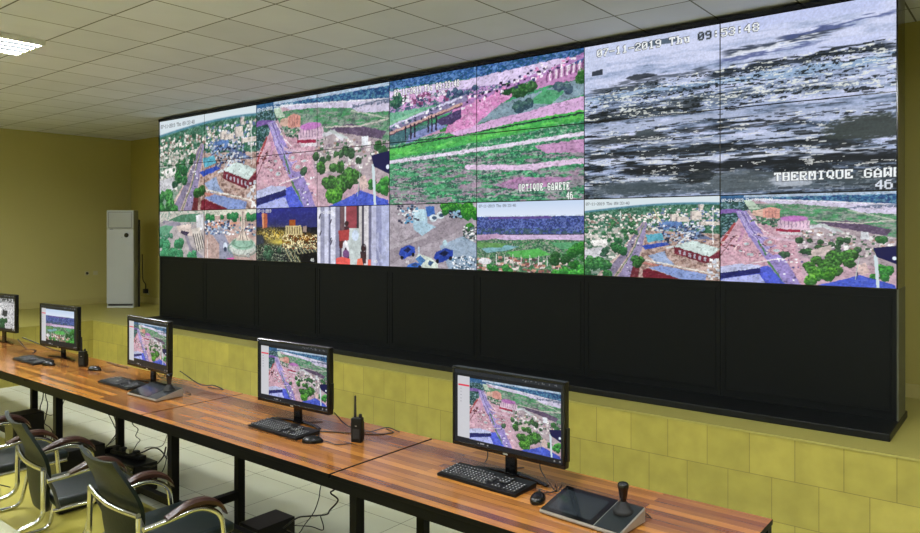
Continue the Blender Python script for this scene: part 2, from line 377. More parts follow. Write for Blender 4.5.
def pic_overpass(W, H, seed=5, date=True):
    p = Pic(W, H, (196, 160, 176), seed)
    n = p.noise(50, 36, 3)
    # fields
    p.poly([(.15, .1), (1, .12), (1, .6), (.3, .42)], (104, 150, 120)); fm = p.polymask([(.15, .1), (1, .12), (1, .45), (.3, .4)])
    sn = p.noise(22, 60, 3); p.mix(fm & (sn > .55), (66, 156, 92), .8); p.mix(fm & (sn < .4), (150, 158, 150), .8); p.mix(fm & (n > .62), (70, 96, 92), .6)
    p.poly([(.57, .32), (.75, .3), (.98, .40), (.95, .46), (.7, .38)], (96, 78, 108)); p.path([(.56, .30), (.8, .33), (1, .30)], .006, (206, 196, 190)); p.path([(.75, .19), (1, .30)], .005, (190, 200, 180))
    # far land and river
    p.poly([(0, 0), (1, 0), (1, .14), (.5, .09), (.2, .06), (0, .2)], (44, 96, 148)); fn = p.noise(80, 70, 2); fl = p.polymask([(.2, 0), (1, 0), (1, .15), (.5, .09), (.2, .06)])
    p.mix(fl & (fn > .56), (90, 150, 176), .8); p.mix(fl & (fn < .38), (28, 60, 120), .8); p.mix((p.v < .028) & (p.u > .15), (200, 216, 236), .8)
    p.poly([(.2, .045), (.45, .08), (.75, .115), (1, .15), (1, .24), (.82, .22), (.74, .165), (.5, .12), (.3, .10)], (206, 198, 226)); p.path([(.2, .05), (.6, .09), (1, .14)], .007, (232, 226, 240))
    p.path([(.75, .17), (.88, .145), (1, .14)], .006, (120, 132, 160)); p.specks((.76, 1, .15, .165), 16, [(110, 120, 150)], (.006, .01), 1.2)
    # left trees
    p.poly([(0, .08), (.12, .06), (.18, .14), (.12, .25), (.08, .42), (0, .5)], (46, 92, 84)); lt = p.polymask([(0, .06), (.14, .05), (.2, .14), (.12, .28), (.08, .42), (0, .5)])
    p.mix(lt & (n > .5), (26, 58, 62), .8); p.mix(lt & (fn > .6), (130, 170, 190), .7); p.poly([(.15, .06), (.2, .06), (.25, .16), (.18, .16)], (190, 214, 190))
    # town right
    tm = p.polymask([(.45, .36), (.6, .34), (1, .48), (1, .8), (.5, .7)]); p.mix(tm, (178, 160, 168))
    p.specks((.48, 1, .38, .68), 190, [(226, 218, 214), (200, 190, 196), (140, 120, 140), (70, 110, 80), (238, 236, 236), (176, 140, 130)], (.006, .022), .7, lambda x, y: y > .30+.18*x and y < .72)
    # pink ground
    p.poly([(.12, .28), (.5, .42), (.46, .6), (.52, 1), (0, 1), (0, .5)], (208, 160, 178)); pg = p.polymask([(.12, .28), (.5, .42), (.46, .6), (.52, 1), (0, 1), (0, .5)])
    p.mix(pg & (fn > .6), (222, 184, 200), .6); p.mix(pg & (n < .38), (190, 136, 160), .7)
    p.path([(.09, .33), (.02, .52), (0, .58)], .014, (172, 66, 70)); p.path([(.0, .7), (.1, .46)], .006, (140, 80, 90)); p.specks((0, .12, .45, .62), 16, [(120, 50, 56), (90, 60, 76), (236, 200, 200)], (.008, .016), .5)
    # road
    p.poly([(0, .165), (.06, .155), (.14, .17), (.175, .22), (.12, .26), (.1, .2), (0, .215)], (118, 84, 166))
    p.poly([(.10, .18), (.165, .18), (.20, .26), (.26, .42), (.34, .56), (.40, .72), (.49, 1), (.36, 1), (.29, .74), (.23, .6), (.17, .44)], (152, 134, 206))
    p.poly([(.12, .3), (.16, .42), (.14, .5), (.1, .56), (.13, .44)], (196, 140, 176))
    for a, b in ((.118, .23), (.128, .262), (.150, .31)): p.path([(a, .19), (a+.055, .4), (b+.06, .62)], .003, (214, 206, 240))
    p.path([(.14, .2), (.21, .42), (.28, .64)], .004, (90, 84, 150)); p.path([(.24, .52), (.285, .68)], .010, (70, 130, 84)); p.path([(.30, .76), (.345, .86), (.39, 1)], .011, (82, 142, 70))
    p.path([(.24, .45), (.36, .50), (.48, .52)], .014, (214, 180, 200)); p.path([(.17, .2), (.24, .36), (.3, .44)], .004, (244, 236, 240))
    for c, rx, ry in (((.165, .56), .035, .035), ((.19, .68), .045, .045), ((.31, .54), .035, .035), ((.35, .63), .045, .04), ((.13, .64), .03, .03), ((.4, .58), .03, .03)):
        p.ell(c, rx*1.2, ry*1.2, (214, 160, 176)); p.ring(c, rx*.8, ry*.8, (128, 96, 120), .12); p.ell(c, rx*.5, ry*.45, (184, 200, 206))
    p.path([(.2, .78), (.34, .73), (.4, .72)], .005, (236, 226, 230)); p.specks((.1, .45, .45, .75), 24, [(90, 60, 80), (240, 236, 240), (176, 110, 130)], (.006, .01), .6)
    p.specks((.36, .5, .72, .98), 10, [(100, 90, 150), (236, 236, 244)], (.006, .012), .9)
    # buildings
    p.specks((.19, .5, .26, .42), 90, [(50, 80, 70), (200, 196, 190), (90, 110, 100), (176, 150, 150)], (.006, .018), .7, lambda x, y: y < .22+.5*x*.9)
    p.poly([(.205, .18), (.27, .165), (.27, .25), (.205, .24)], (212, 172, 154)); p.poly([(.27, .16), (.32, .14), (.37, .17), (.37, .27), (.27, .26)], (222, 150, 136))
    for k in range(4): p.seg((.285+.02*k, .17), (.285+.02*k, .25), .003, (170, 110, 110))
    p.ell((.45, .32), .095, .075, (216, 176, 204)); p.poly([(.355, .32), (.545, .30), (.545, .4), (.355, .42)], (218, 184, 206)); p.ell((.45, .275), .085, .035, (190, 112, 190))
    for k in range(8): p.seg((.375+.022*k, .30), (.375+.022*k, .37), .004, (146, 110, 150))
    p.poly([(.345, .385), (.49, .40), (.49, .43), (.345, .415)], (168, 34, 72)); p.poly([(.37, .42), (.5, .43), (.5, .46), (.37, .45)], (222, 210, 220))
    p.path([(.55, .37), (.62, .35), (.68, .42)], .018, (216, 216, 226)); p.poly([(.82, .42), (.86, .42), (.86, .5), (.82, .5)], (224, 228, 236)); p.seg((.6, .34), (.72, .42), .012, (190, 200, 200))
    # tree masses
    p.trees((.48, .8, .5, .64), 16, (.03, .05), (38, 70, 48), (84, 140, 76)); p.trees((.38, .42, .66, .7), 3, (.03, .04), (40, 72, 60), (80, 120, 80))
    p.poly([(.55, .62), (.66, .56), (.66, .66), (.56, .7)], (206, 186, 182))
    p.trees((.50, .8, .66, .86), 18, (.045, .075), (34, 74, 36), (98, 182, 66)); p.trees((.54, .66, .84, .96), 6, (.055, .075), (36, 96, 34), (124, 214, 62)); p.trees((.88, .99, .78, .9), 5, (.045, .06), (28, 96, 40), (84, 196, 70))
    p.trees((.9, .97, .48, .55), 2, (.04, .05), (40, 90, 50), (70, 150, 70)); p.poly([(.79, .78), (.84, .74), (.87, .84), (.82, .88)], (216, 186, 180))
    # roofs in front
    p.poly([(0, .83), (.12, .79), (.25, .80), (.3, 1), (0, 1)], (190, 196, 236)); p.poly([(.0, .97), (.27, .83), (.3, .8), (.4, 1), (.28, 1), (.245, .9), (0, .99)], (70, 84, 212))
    p.poly([(0, .905), (.25, .83), (.255, .885), (0, .975)], (30, 34, 108)); p.poly([(.02, .97), (.24, .9), (.28, 1), (0, 1)], (170, 178, 240)); p.poly([(.25, .82), (.3, .8), (.40, 1), (.31, 1)], (74, 92, 226))
    p.poly([(.58, 1), (.72, .93), (.81, .87), (.99, .96), (1, 1)], (64, 88, 214)); p.seg((.8, .80), (.8, .9), .004, (50, 50, 90))
    p.organic(0.0060, 0.30); p.grain(.12); p.tone(.86)
    p.poly([(.885, .66), (.905, .66), (.915, 1), (.9, 1)], (206, 222, 228)); p.poly([(.882, .585), (1, .56), (1, .75), (.9, .68)], (26, 26, 74)); p.ell((.99, .69), .012, .02, (230, 240, 255)); p.seg((.81, .7), (.79, .92), .003, (190, 210, 200))
    if date: p.text('07-11-2019 Thu 09:33:48', .01, .04, 1, 1, (240, 246, 250), None, 0)
    return p.done()

def pic_bridge(W, H, seed=9):
    p = Pic(W, H, (70, 150, 110), seed)
    n = p.noise(44, 60, 3); f = p.noise(110, 90, 2); s = p.noise(14, 50, 3)
    p.mix(n > .55, (50, 178, 104), .8); p.mix(n < .42, (46, 112, 92), .8)
    # lower fields: pink soil showing through green
    low = p.v > .64; p.mix(low & (s > .56), (190, 140, 176), .75); p.mix(low & (f < .38), (34, 84, 74), .8); p.mix(low & (f > .66), (150, 206, 170), .7)
    mid = (p.v > .46+.0*p.u) & (p.v < .64); p.mix(mid & (f > .62), (196, 214, 196), .6); p.mix(mid & (f < .4), (38, 130, 80), .7)
    p.mix((p.v > .66) & (p.noise(9, 40, 4) > .56), (176, 136, 168), .7); p.mix((p.v > .6) & (p.noise(12, 50, 3) > .6), (60, 172, 100), .6); p.mix((p.v > .46) & (p.noise(20, 90, 2) < .3), (30, 84, 66), .6)
    # sloping bands
    def band(v0, v1, w, col, u0=0, u1=1, a=1.0): p.poly([(u0, v0-w), (u1, v1-w), (u1, v1+w), (u0, v0+w)], col, a)
    band(.585, .43, .05, (62, 180, 76)); p.mix(p.polymask([(0, .55), (1, .4), (1, .46), (0, .62)]) & (s > .52), (96, 216, 84), .8)
    band(.54, .43, .006, (20, 60, 50), 0, 1); band(.49, .42, .018, (206, 150, 190), 0, .5)
    p.poly([(.35, .47), (.62, .40), (1, .32), (1, .41), (.72, .44), (.4, .5)], (216, 166, 218)); p.poly([(.3, .42), (.65, .37), (.82, .31), (.72, .37), (.5, .42), (.3, .455)], (56, 150, 60))
    p.path([(0, .655), (.25, .635), (.55, .61), (1, .565)], .014, (226, 212, 236)); p.path([(.45, .735), (.7, .765), (1, .745)], .018, (230, 196, 232)); p.poly([(.45, .73), (.8, .765), (.8, .79), (.5, .76)], (224, 190, 228))
    p.poly([(.78, .62), (1, .6), (1, .69), (.84, .68)], (196, 140, 190)); p.poly([(.58, .88), (.72, .83), (.95, .85), (.9, .9), (.7, .92)], (196, 120, 186), .8)
    # upper: far land, river, town
    p.poly([(0, 0), (1, 0), (1, .1), (0, .06)], (40, 84, 170)); fl = p.v < .085-.0*p.u
    p.mix(fl & (f > .55), (90, 140, 200), .8); p.mix(fl & (f < .42), (24, 84, 110), .8)
    p.poly([(0, .08), (.45, .085), (.9, .045), (1, .06), (.9, .13), (.7, .17), (.42, .155), (0, .2)], (216, 196, 238)); p.poly([(0, .19), (.45, .15), (.7, .16), (.55, .26), (.3, .33), (0, .32)], (150, 120, 190))
    up = p.polymask([(0, .12), (.45, .16), (.65, .16), (.45, .3), (0, .3)]); p.mix(up & (f > .58), (214, 150, 210), .8); p.mix(up & (f < .46), (44, 92, 104), .8); p.mix(up & (n > .6), (90, 176, 130), .5)
    p.trees((0, .1, .12, .2), 5, (.03, .05), (30, 74, 70), (70, 140, 90)); p.trees((.15, .5, .15, .22), 14, (.02, .035), (40, 60, 104), (90, 130, 150)); p.poly([(0, .26), (.28, .24), (.3, .32), (0, .42)], (96, 190, 140), .85); p.poly([(.0, .33), (.2, .26), (.2, .28), (.02, .38)], (150, 214, 170), .7)
    p.specks((.08, .34, .13, .22), 40, [(226, 160, 216), (140, 70, 120), (240, 230, 246)], (.008, .02), .8)
    # pink slopes
    p.poly([(.42, .2), (.6, .22), (.95, .12), (.8, .16), (.62, .3), (.47, .45), (.33, .47), (.36, .34)], (222, 130, 196)); pm = p.polymask([(.42, .24), (.7, .2), (.62, .34), (.47, .45), (.34, .46)]); p.mix(pm & (f > .6), (240, 180, 226), .8)
    p.poly([(.8, .13), (1, .1), (1, .2), (.84, .22), (.7, .25)], (196, 128, 190)); p.poly([(.62, .3), (.8, .25), (1, .2), (1, .31), (.75, .38), (.5, .42)], (128, 158, 176)); p.poly([(.75, .32), (.83, .24), (.92, .27), (.86, .35)], (76, 170, 116))
    p.trees((.64, .78, .19, .27), 7, (.035, .055), (30, 74, 40), (80, 156, 70)); p.trees((.65, .76, .31, .36), 4, (.04, .05), (40, 70, 90), (70, 120, 100)); p.trees((.88, .96, .22, .28), 3, (.035, .045), (60, 84, 110), (90, 130, 130)); p.trees((.96, 1, .16, .2), 2, (.04, .05), (30, 90, 40), (90, 170, 70))
    # road on the embankment
    p.path([(.4, .28), (.6, .2), (.85, .12), (1, .05)], .016, (176, 120, 190)); p.specks((.36, .98, .05, .3), 170, [(40, 24, 60), (246, 232, 250), (60, 60, 120), (232, 140, 200)], (.007, .013), .8, lambda x, y: abs(y-(.30-.26*(x-.36)/.62)) < .04)
    for k in range(7): p.seg((.84+k*.026, .13-k*.008), (.84+k*.026, .19-k*.008), .006, (120, 70, 120)); p.seg((.853+k*.026, .13-k*.008), (.853+k*.026, .18-k*.008), .008, (240, 220, 240))
    # bridge
    p.poly([(0, .43), (.1, .41), (.3, .37), (.38, .38), (.2, .46), (.12, .5), (0, .52)], (60, 110, 120)); p.poly([(.12, .45), (.3, .38), (.34, .42), (.1, .52)], (126, 140, 206)); p.poly([(.28, .36), (.42, .30), (.42, .36), (.36, .41), (.3, .4)], (72, 56, 108))
    p.path([(0, .385), (.4, .235), (.44, .22)], .028, (132, 122, 168)); p.path([(0, .425), (.42, .265)], .013, (206, 160, 150)); p.path([(0, .437), (.42, .277)], .005, (84, 48, 80)); p.path([(0, .365), (.42, .21)], .008, (210, 206, 240))
    p.specks((0, .42, .2, .4), 90, [(240, 240, 250), (40, 60, 90), (60, 120, 140)], (.006, .012), .8, lambda x, y: abs(y-(.385-.37*x)) < .022)
    for u0 in (.10, .13, .155, .235, .255, .28): p.seg((u0, .405-.36*(u0-.05)), (u0, .50-.3*(u0-.05)), .008, (34, 24, 50))
    p.organic(0.0060, 0.35); p.grain(.12); p.tone(.84)
    p.text('07-11-2019 Thu 09:33:48', .03, .075, 1, 2, (248, 248, 248), (24, 24, 34), 3, (), True)
    p.text('OPTIQUE GAWEYE', .71, .885, 1, 2, (240, 246, 242), (30, 70, 60), 3, (), True); p.text('46', .925, .95, 1, 2, (240, 246, 242), (30, 70, 60), 2, (), True)
    return p.done()

def pic_thermal(W, H, seed=12):
    p = Pic(W, H, (150, 160, 190), seed)
    a = p.noise(4, 22, 4); b = p.noise(16, 84, 3); c = p.noise(110, 150, 2); d = p.noise(26, 110, 2); e = p.noise(8, 30, 4)
    light = np.clip(1.02-.62*p.v+(e-.5)*1.2*(.35+p.v)+(b-.5)*.7*(.4+.7*p.v)+(c-.5)*.18, 0, 1)
    stops = [(0, (20, 26, 32)), (.3, (44, 54, 66)), (.5, (96, 112, 136)), (.7, (158, 172, 204)), (1, (208, 214, 242))]
    xs = [q[0] for q in stops]
    p.a = np.stack([np.interp(light, xs, [q[1][k] for q in stops]) for k in range(3)], -1)
    def streak(v0, v1, w, col, u0, u1, al=.85):
        cen = v0+(v1-v0)*(p.u-u0)/(u1-u0)
        m = np.clip(1.25-np.abs(p.v-cen-(b-.5)*.06-(d-.5)*.03)/w, 0, 1)*np.clip((p.u-u0+(a-.5)*.1)*20, 0, 1)*np.clip((u1-p.u+(a-.5)*.1)*20, 0, 1); p.mix(np.clip(m*1.5, 0, 1), col, al)
    streak(.03, .03, .03, (196, 206, 236), 0, .6, .8); streak(.02, .02, .05, (188, 198, 238), .55, 1.01, .7)
    streak(.185, .13, .02, (48, 56, 72), .5, .85); streak(.14, .09, .014, (80, 92, 140), .7, 1.01, .8); streak(.20, .16, .012, (236, 240, 250), .5, .8, .8); streak(.22, .2, .012, (70, 80, 130), .5, .8, .7); streak(.24, .2, .022, (200, 208, 242), .7, 1.01, .85)
    streak(.29, .255, .024, (36, 44, 54), .45, 1.01, .9); streak(.3, .31, .016, (56, 64, 72), -.01, .3, .8); streak(.27, .26, .014, (60, 68, 80), .1, .5, .7)
    streak(.35, .33, .024, (136, 166, 198), -.01, 1.01, .75); streak(.36, .36, .014, (64, 78, 96), .05, .5, .7); streak(.47, .46, .034, (44, 52, 58), -.01, .45, .85); streak(.42, .44, .02, (74, 84, 92), .3, .9, .6)
    streak(.56, .53, .022, (172, 182, 208), .0, .6, .85); streak(.56, .58, .03, (176, 186, 214), .5, 1.01, .8); streak(.63, .62, .03, (50, 56, 60), -.01, .33, .9); streak(.6, .6, .012, (48, 52, 58), .3, .75, .8); streak(.66, .68, .02, (178, 188, 214), .2, .85, .85)
    streak(.72, .73, .02, (34, 40, 44), -.01, .9, .9); streak(.77, .78, .013, (206, 212, 228), -.01, 1.01, .85); streak(.83, .82, .032, (18, 22, 26), .15, 1.01, .92); streak(.86, .9, .016, (190, 200, 214), .0, .35, .6); streak(.94, .94, .04, (70, 82, 88), -.01, 1.01, .75)
    # white glints and dark flecks
    band = np.clip(1.2-np.abs(p.v-.41+.06*p.u)/.12, 0, 1)*np.clip(p.u*1.2+.35, 0, 1)
    p.mix((d > .60) & (c > .5) & (band > .2), (228, 232, 226), .85); p.mix((d < .41) & (band > .15) & (c > .42), (22, 28, 30), .85)
    g2 = (p.v > .55) & (p.v < .93); p.mix((d > .68) & g2 & (c > .42), (226, 228, 226), .8); p.mix((b < .37) & g2, (18, 22, 26), .8); p.mix((d < .30) & (p.v > .45), (22, 28, 32), .6); p.mix((c > .66) & (p.v > .86), (180, 186, 194), .35)
    def blob(c0, rx, ry, col, al):
        q = ((p.u-c0[0])/rx)**2+((p.v-c0[1])/ry)**2+(b-.5)*1.2+(c-.5)*.6; p.mix(np.clip((1-q)*3, 0, 1), col, al)
    blob((.93, .67), .13, .075, (54, 62, 60), .95); blob((.24, .60), .05, .02, (60, 70, 76), .9); blob((.22, .245), .06, .018, (40, 46, 54), .85)
    blob((.56, .92), .13, .07, (84, 94, 100), .75); blob((.2, .94), .16, .05, (64, 76, 84), .8); blob((.72, .93), .07, .04, (206, 212, 226), .7); blob((.44, .88), .05, .04, (18, 24, 26), .8); blob((.28, .05), .09, .02, (60, 76, 90), .8)
    p.poly([(.015, .06), (.045, .06), (.045, .17), (.02, .17)], (196, 204, 232)); p.poly([(.055, .1), (.09, .1), (.09, .2), (.055, .2)], (196, 204, 232), .85); p.poly([(.03, .17), (.075, .16), (.075, .2), (.03, .2)], (34, 40, 50), .85)
    p.grain(.14)
    p.text('07-11-2019 Thu 09:53:48', .052, .033, 2, 2, (240, 244, 246), (34, 38, 48), 3, (15, 16), True)
    p.text('THERMIQUE GAWEYE', .668, .885, 2, 2, (240, 244, 246), (40, 46, 52), 3, (), True); p.text('46', .948, .948, 2, 2, (216, 222, 234), (60, 66, 72), 2, (), True)
    return p.done()

def pic_corner(W, H):      # trees beside a white interchange
    p = Pic(W, H, (186, 176, 178), 21); n = p.noise(40, 30, 3)
    p.poly([(0, 0), (1, 0), (1, .06), (.5, .1), (.3, .2), (0, .25)], (206, 200, 190)); p.poly([(.2, .2), (.5, .08), (.9, .06), (.9, .25), (.5, .25)], (70, 130, 96)); p.mix((p.v < .3) & (n > .62), (96, 150, 130), .8)
    p.poly([(0, .35), (.25, .26), (.35, .3), (.2, .5), (0, .6)], (96, 168, 130)); p.path([(.1, .25), (.45, .3), (.6, .5), (.7, .8), (.95, 1)], .05, (146, 140, 160)); p.path([(0, .32), (.3, .22)], .02, (170, 160, 170))
    p.poly([(.38, .33), (.7, .28), (.76, .55), (.55, .5), (.45, .45)], (226, 206, 196)); p.poly([(.5, .42), (.68, .46), (.62, .54), (.48, .48)], (60, 50, 84)); p.poly([(.82, .1), (.97, .08), (.98, .4), (.84, .42)], (226, 226, 232)); p.poly([(.72, .4), (.9, .35), (1, .8), (.85, .85)], (216, 206, 196))
    for k in range(5): p.seg((.76+.045*k, .5), (.84+.045*k, .86-.02*k), .014, (70, 66, 74))
    p.trees((0, .5, .62, 1), 22, (.09, .15), (28, 104, 66), (96, 206, 140)); p.trees((.45, .8, .9, 1), 8, (.08, .12), (28, 104, 66), (96, 206, 140)); p.trees((0, .3, .5, .6), 6, (.05, .08), (40, 110, 80), (120, 200, 160))
    p.organic(0.0080, 0.25); p.grain(.1); p.tone(.85); return p.done()
def pic_monument(W, H):
    p = Pic(W, H, (186, 158, 152), 22); n = p.noise(40, 30, 3)
    p.mix(n > .6, (206, 184, 176), .7); p.poly([(0, 0), (1, 0), (1, .1), (0, .12)], (222, 222, 206)); p.trees((0, 1, .12, .2), 26, (.05, .09), (26, 96, 60), (76, 166, 96))
    p.poly([(0, .28), (.35, .24), (.7, .26), (.6, .34), (.2, .36)], (206, 150, 130)); p.poly([(.1, .42), (.35, .38), (.5, .7), (.6, 1), (.3, 1), (.3, .7)], (146, 148, 170)); p.specks((0, .5, .22, .5), 60, [(236, 236, 240), (90, 110, 150), (60, 64, 84), (170, 190, 214)], (.02, .045), .6)
    p.specks((.5, 1, .3, .5), 24, [(60, 70, 110), (236, 236, 240), (130, 170, 190)], (.02, .04), .5)
    p.ell((.74, .74), .27, .18, (206, 214, 206)); p.ring((.74, .78), .26, .15, (110, 140, 130), .1); p.ell((.75, .68), .23, .13, (150, 190, 170)); p.ring((.75, .67), .18, .09, (96, 130, 110), .15)
    p.poly([(.68, 0), (.84, 0), (.79, .08), (.79, .45), (.9, .62), (.62, .62), (.72, .45), (.73, .08)], (220, 206, 192)); p.seg((.755, .06), (.755, .6), .012, (110, 90, 90)); p.seg((.7, .6), (.74, .4), .01, (90, 76, 76)); p.seg((.84, .6), (.78, .4), .01, (90, 76, 76))
    p.ell((.42, .74), .045, .085, (214, 224, 240)); p.ell((.42, .8), .035, .05, (50, 60, 84)); p.seg((.06, .6), (.06, 1), .008, (230, 230, 230)); p.seg((.45, 1), (.58, .98), .02, (236, 100, 180))
    p.organic(0.0070, 0.30); p.grain(.1); p.text('07-11-2019', .03, .03, 1, 1, (90, 90, 90), None, 0); p.text('46', .82, .88, 1, 1); return p.done()
def pic_night(W, H):
    p = Pic(W, H, (12, 14, 28), 23); n = p.noise(50, 36, 3); f = p.noise(90, 60, 2)
    sk = p.v < .36; p.mix(sk, (44, 48, 112), .9); p.a[:, :, 2] += np.where(sk, 30*(1-p.v/.36), 0)
    g = np.exp(-(((p.u-.3)/.3)**2+((p.v-.5)/.12)**2)); p.mix(g*np.clip(n*2-.4, 0, 1), (250, 206, 60), .95); p.mix(g*(f > .6), (255, 240, 160), .9); g2 = np.exp(-(((p.u-.42)/.2)**2+((p.v-.64)/.06)**2)); p.mix(g2, (236, 216, 96), .9)
    g3 = np.exp(-(((p.u-.8)/.16)**2+((p.v-.55)/.08)**2)); p.mix(g3*(n > .45), (230, 170, 40), .9)
    p.poly([(.1, .08), (.19, .1), (.19, .36), (.11, .38)], (176, 96, 70)); p.poly([(.1, .08), (.13, .09), (.13, .38), (.11, .38)], (226, 160, 120)); p.poly([(.56, .22), (.66, .22), (.66, .33), (.56, .33)], (160, 80, 30)); p.poly([(.5, .33), (.75, .33), (.78, .5), (.5, .5)], (206, 190, 140)); p.poly([(.78, .34), (.84, .34), (.84, .45), (.78, .45)], (150, 130, 120))
    for k in range(6): p.seg((.53+.04*k, .36), (.53+.04*k, .47), .012, (90, 70, 40))
    dn = p.v > .66; p.mix(dn & (f > .6), (190, 200, 170), .8); p.mix(dn & (n > .62), (60, 90, 60), .7)
    for k in range(9): p.seg((.45+.055*k, .66), (.6+.07*k, 1), .006, (206, 190, 140)); p.specks((.45, 1, .5, .75), 20, [(255, 240, 190), (120, 60, 20)], (.008, .014), .6)
    p.trees((.15, .4, .72, .95), 8, (.06, .09), (24, 50, 40), (110, 160, 120)); p.poly([(.0, .5), (.12, .52), (.14, .66), (0, .7)], (50, 56, 70)); p.poly([(.7, .85), (1, .8), (1, 1), (.75, 1)], (10, 10, 14))
    p.organic(0.0070, 0.20)
    p.text('07-11-2019', .02, .02, 1, 1, (240, 240, 240), None, 0); p.text('46', .9, .92, 1, 1); return p.done()
def pic_corridor(W, H):
    p = Pic(W, H, (178, 180, 206), 24); n = p.noise(20, 3, 3)
    for k, (u0, u1, c) in enumerate(((0, .05, (226, 226, 240)), (.05, .11, (150, 152, 178)), (.11, .17, (206, 208, 232)), (.17, .2, (120, 122, 150)), (.2, .27, (220, 222, 240)), (.27, .33, (140, 140, 166)), (.33, .36, (80, 70, 90)), (.36, .42, (206, 206, 214)), (.42, .57, (150, 70, 80)), (.57, .6, (60, 50, 60)), (.6, .64, (200, 196, 196)), (.64, .67, (80, 76, 90)), (.67, .73, (214, 210, 216)), (.73, .77, (110, 110, 136)), (.77, .83, (190, 192, 220)), (.83, .9, (146, 150, 186)), (.9, 1, (176, 182, 216)))):
        p.poly([(u0, 0), (u1, 0), (u1, 1), (u0, 1)], c)
    p.poly([(.44, .38), (.6, .38), (.66, 1), (.44, 1)], (196, 206, 206)); p.ell((.55, .5), .05, .1, (206, 220, 240)); p.poly([(.34, .0), (.4, 0), (.4, .6), (.34, .7)], (110, 84, 90)); p.mix((n > .62) & (p.u > .76), (206, 210, 236), .5)
    for u, v in ((.03, .2), (.04, .5), (.19, .3), (.19, .62), (.2, .66)): p.seg((u, v), (u+.02, v-.07), .012, (50, 44, 60))
    for c, w, h, sh in (((.43, .3), .03, .05, (70, 40, 50)), ((.35, .5), .025, .045, (90, 44, 44)), ((.43, .75), .03, .05, (50, 40, 40)), ((.66, .72), .035, .05, (66, 46, 50))):
        p.ell(c, w, h, (58, 36, 40)); p.poly([(c[0]-w*1.2, c[1]+h), (c[0]+w*1.2, c[1]+h), (c[0]+w, c[1]+h*5), (c[0]-w, c[1]+h*5)], sh)
    p.poly([(.31, .42), (.47, .4), (.46, .58), (.33, .6)], (176, 70, 70)); p.seg((.42, .62), (.45, .74), .03, (240, 240, 246)); p.ell((.42, .82), .05, .08, (120, 80, 130)); p.poly([(.28, .9), (.36, .87), (.48, .9), (.48, 1), (.28, 1)], (236, 96, 90)); p.poly([(.58, .9), (.64, .88), (.66, 1), (.57, 1)], (236, 120, 96)); p.poly([(.72, .9), (.76, .9), (.76, 1), (.72, 1)], (236, 110, 96))
    p.ring((.665, .72), .03, .07, (40, 34, 40), .3); p.organic(0.0040, 0.10); p.grain(.1); p.text('07-11-2019', .02, .07, 1, 1, (246, 246, 250), None, 0); p.text('46', .8, .9, 1, 1, (240, 240, 240), None); return p.done()
def pic_carpark(W, H):
    p = Pic(W, H, (168, 158, 168), 25); n = p.noise(36, 24, 3)
    p.mix(n > .55, (182, 174, 184), .6); p.path([(0, .85), (.3, .6), (.9, .25)], .12, (150, 140, 150)); p.path([(0, .7), (.45, .5)], .03, (176, 168, 176))
    p.poly([(.28, .1), (.45, .08), (.46, .3), (.56, .35), (.4, .5), (.3, .4)], (166, 196, 214)); p.poly([(.3, .08), (.42, .08), (.43, .26), (.31, .28)], (186, 216, 228)); p.poly([(.44, .04), (.54, .03), (.55, .18), (.46, .2)], (60, 104, 180)); p.specks((.1, .35, .02, .3), 36, [(60, 60, 80), (90, 150, 190), (230, 236, 240)], (.01, .03), .8)
    for c in ((.53, .22), (.61, .18)): p.ell(c, .05, .06, (214, 228, 236)); p.ell((c[0]+.01, c[1]), .03, .03, (60, 84, 110))
    p.trees((.62, .98, 0, .12), 16, (.06, .09), (26, 92, 40), (90, 186, 60)); p.trees((.84, 1, .08, .38), 12, (.06, .1), (24, 96, 36), (96, 190, 60)); p.specks((.7, .83, .12, .22), 24, [(30, 40, 60), (150, 190, 220)], (.01, .025), .8); p.specks((.86, 1, .36, .56), 50, [(236, 240, 240), (50, 70, 60), (90, 110, 120)], (.01, .025), .6)
    p.poly([(.6, .65), (.85, .5), (1, .6), (1, 1), (.7, 1)], (150, 176, 200), .8); p.specks((.74, 1, .8, 1), 60, [(236, 240, 246), (90, 130, 160), (60, 80, 100)], (.01, .02), .8)
    def car(c, w, h, col, win): p.poly([(c[0]-w, c[1]+h*.3), (c[0]-w*.8, c[1]-h*.4), (c[0]+w*.2, c[1]-h), (c[0]+w, c[1]-h*.7), (c[0]+w, c[1]+h*.1), (c[0]-w*.4, c[1]+h)], col); p.poly([(c[0]-w*.45, c[1]-h*.2), (c[0]+w*.1, c[1]-h*.7), (c[0]+w*.6, c[1]-h*.4), (c[0]+w*.1, c[1]+h*.1)], win); p.ell((c[0]-w*.6, c[1]+h*.75), .02, .035, (20, 20, 30)); p.ell((c[0]+w*.75, c[1]+h*.3), .02, .035, (20, 20, 30))
    car((.215, .76), .1, .12, (44, 74, 178), (24, 34, 84)); car((.64, .8), .11, .12, (36, 64, 160), (20, 30, 70)); car((.3, .98), .09, .06, (60, 110, 200), (40, 60, 110))
    p.poly([(.32, .85), (.36, .78), (.5, .84), (.58, .93), (.58, 1), (.4, 1)], (214, 226, 216)); p.poly([(.32, .86), (.38, .8), (.44, .88), (.38, .96)], (80, 130, 190)); p.poly([(.48, .88), (.53, .9), (.5, .97), (.46, .94)], (60, 90, 130)); p.seg((.36, .68), (.36, .78), .014, (206, 220, 240)); p.ell((.66, .6), .025, .05, (180, 210, 220))
    p.organic(0.0070, 0.25); p.grain(.12); p.text('46', .2, .9, 1, 1, (240, 240, 240), None); return p.done()
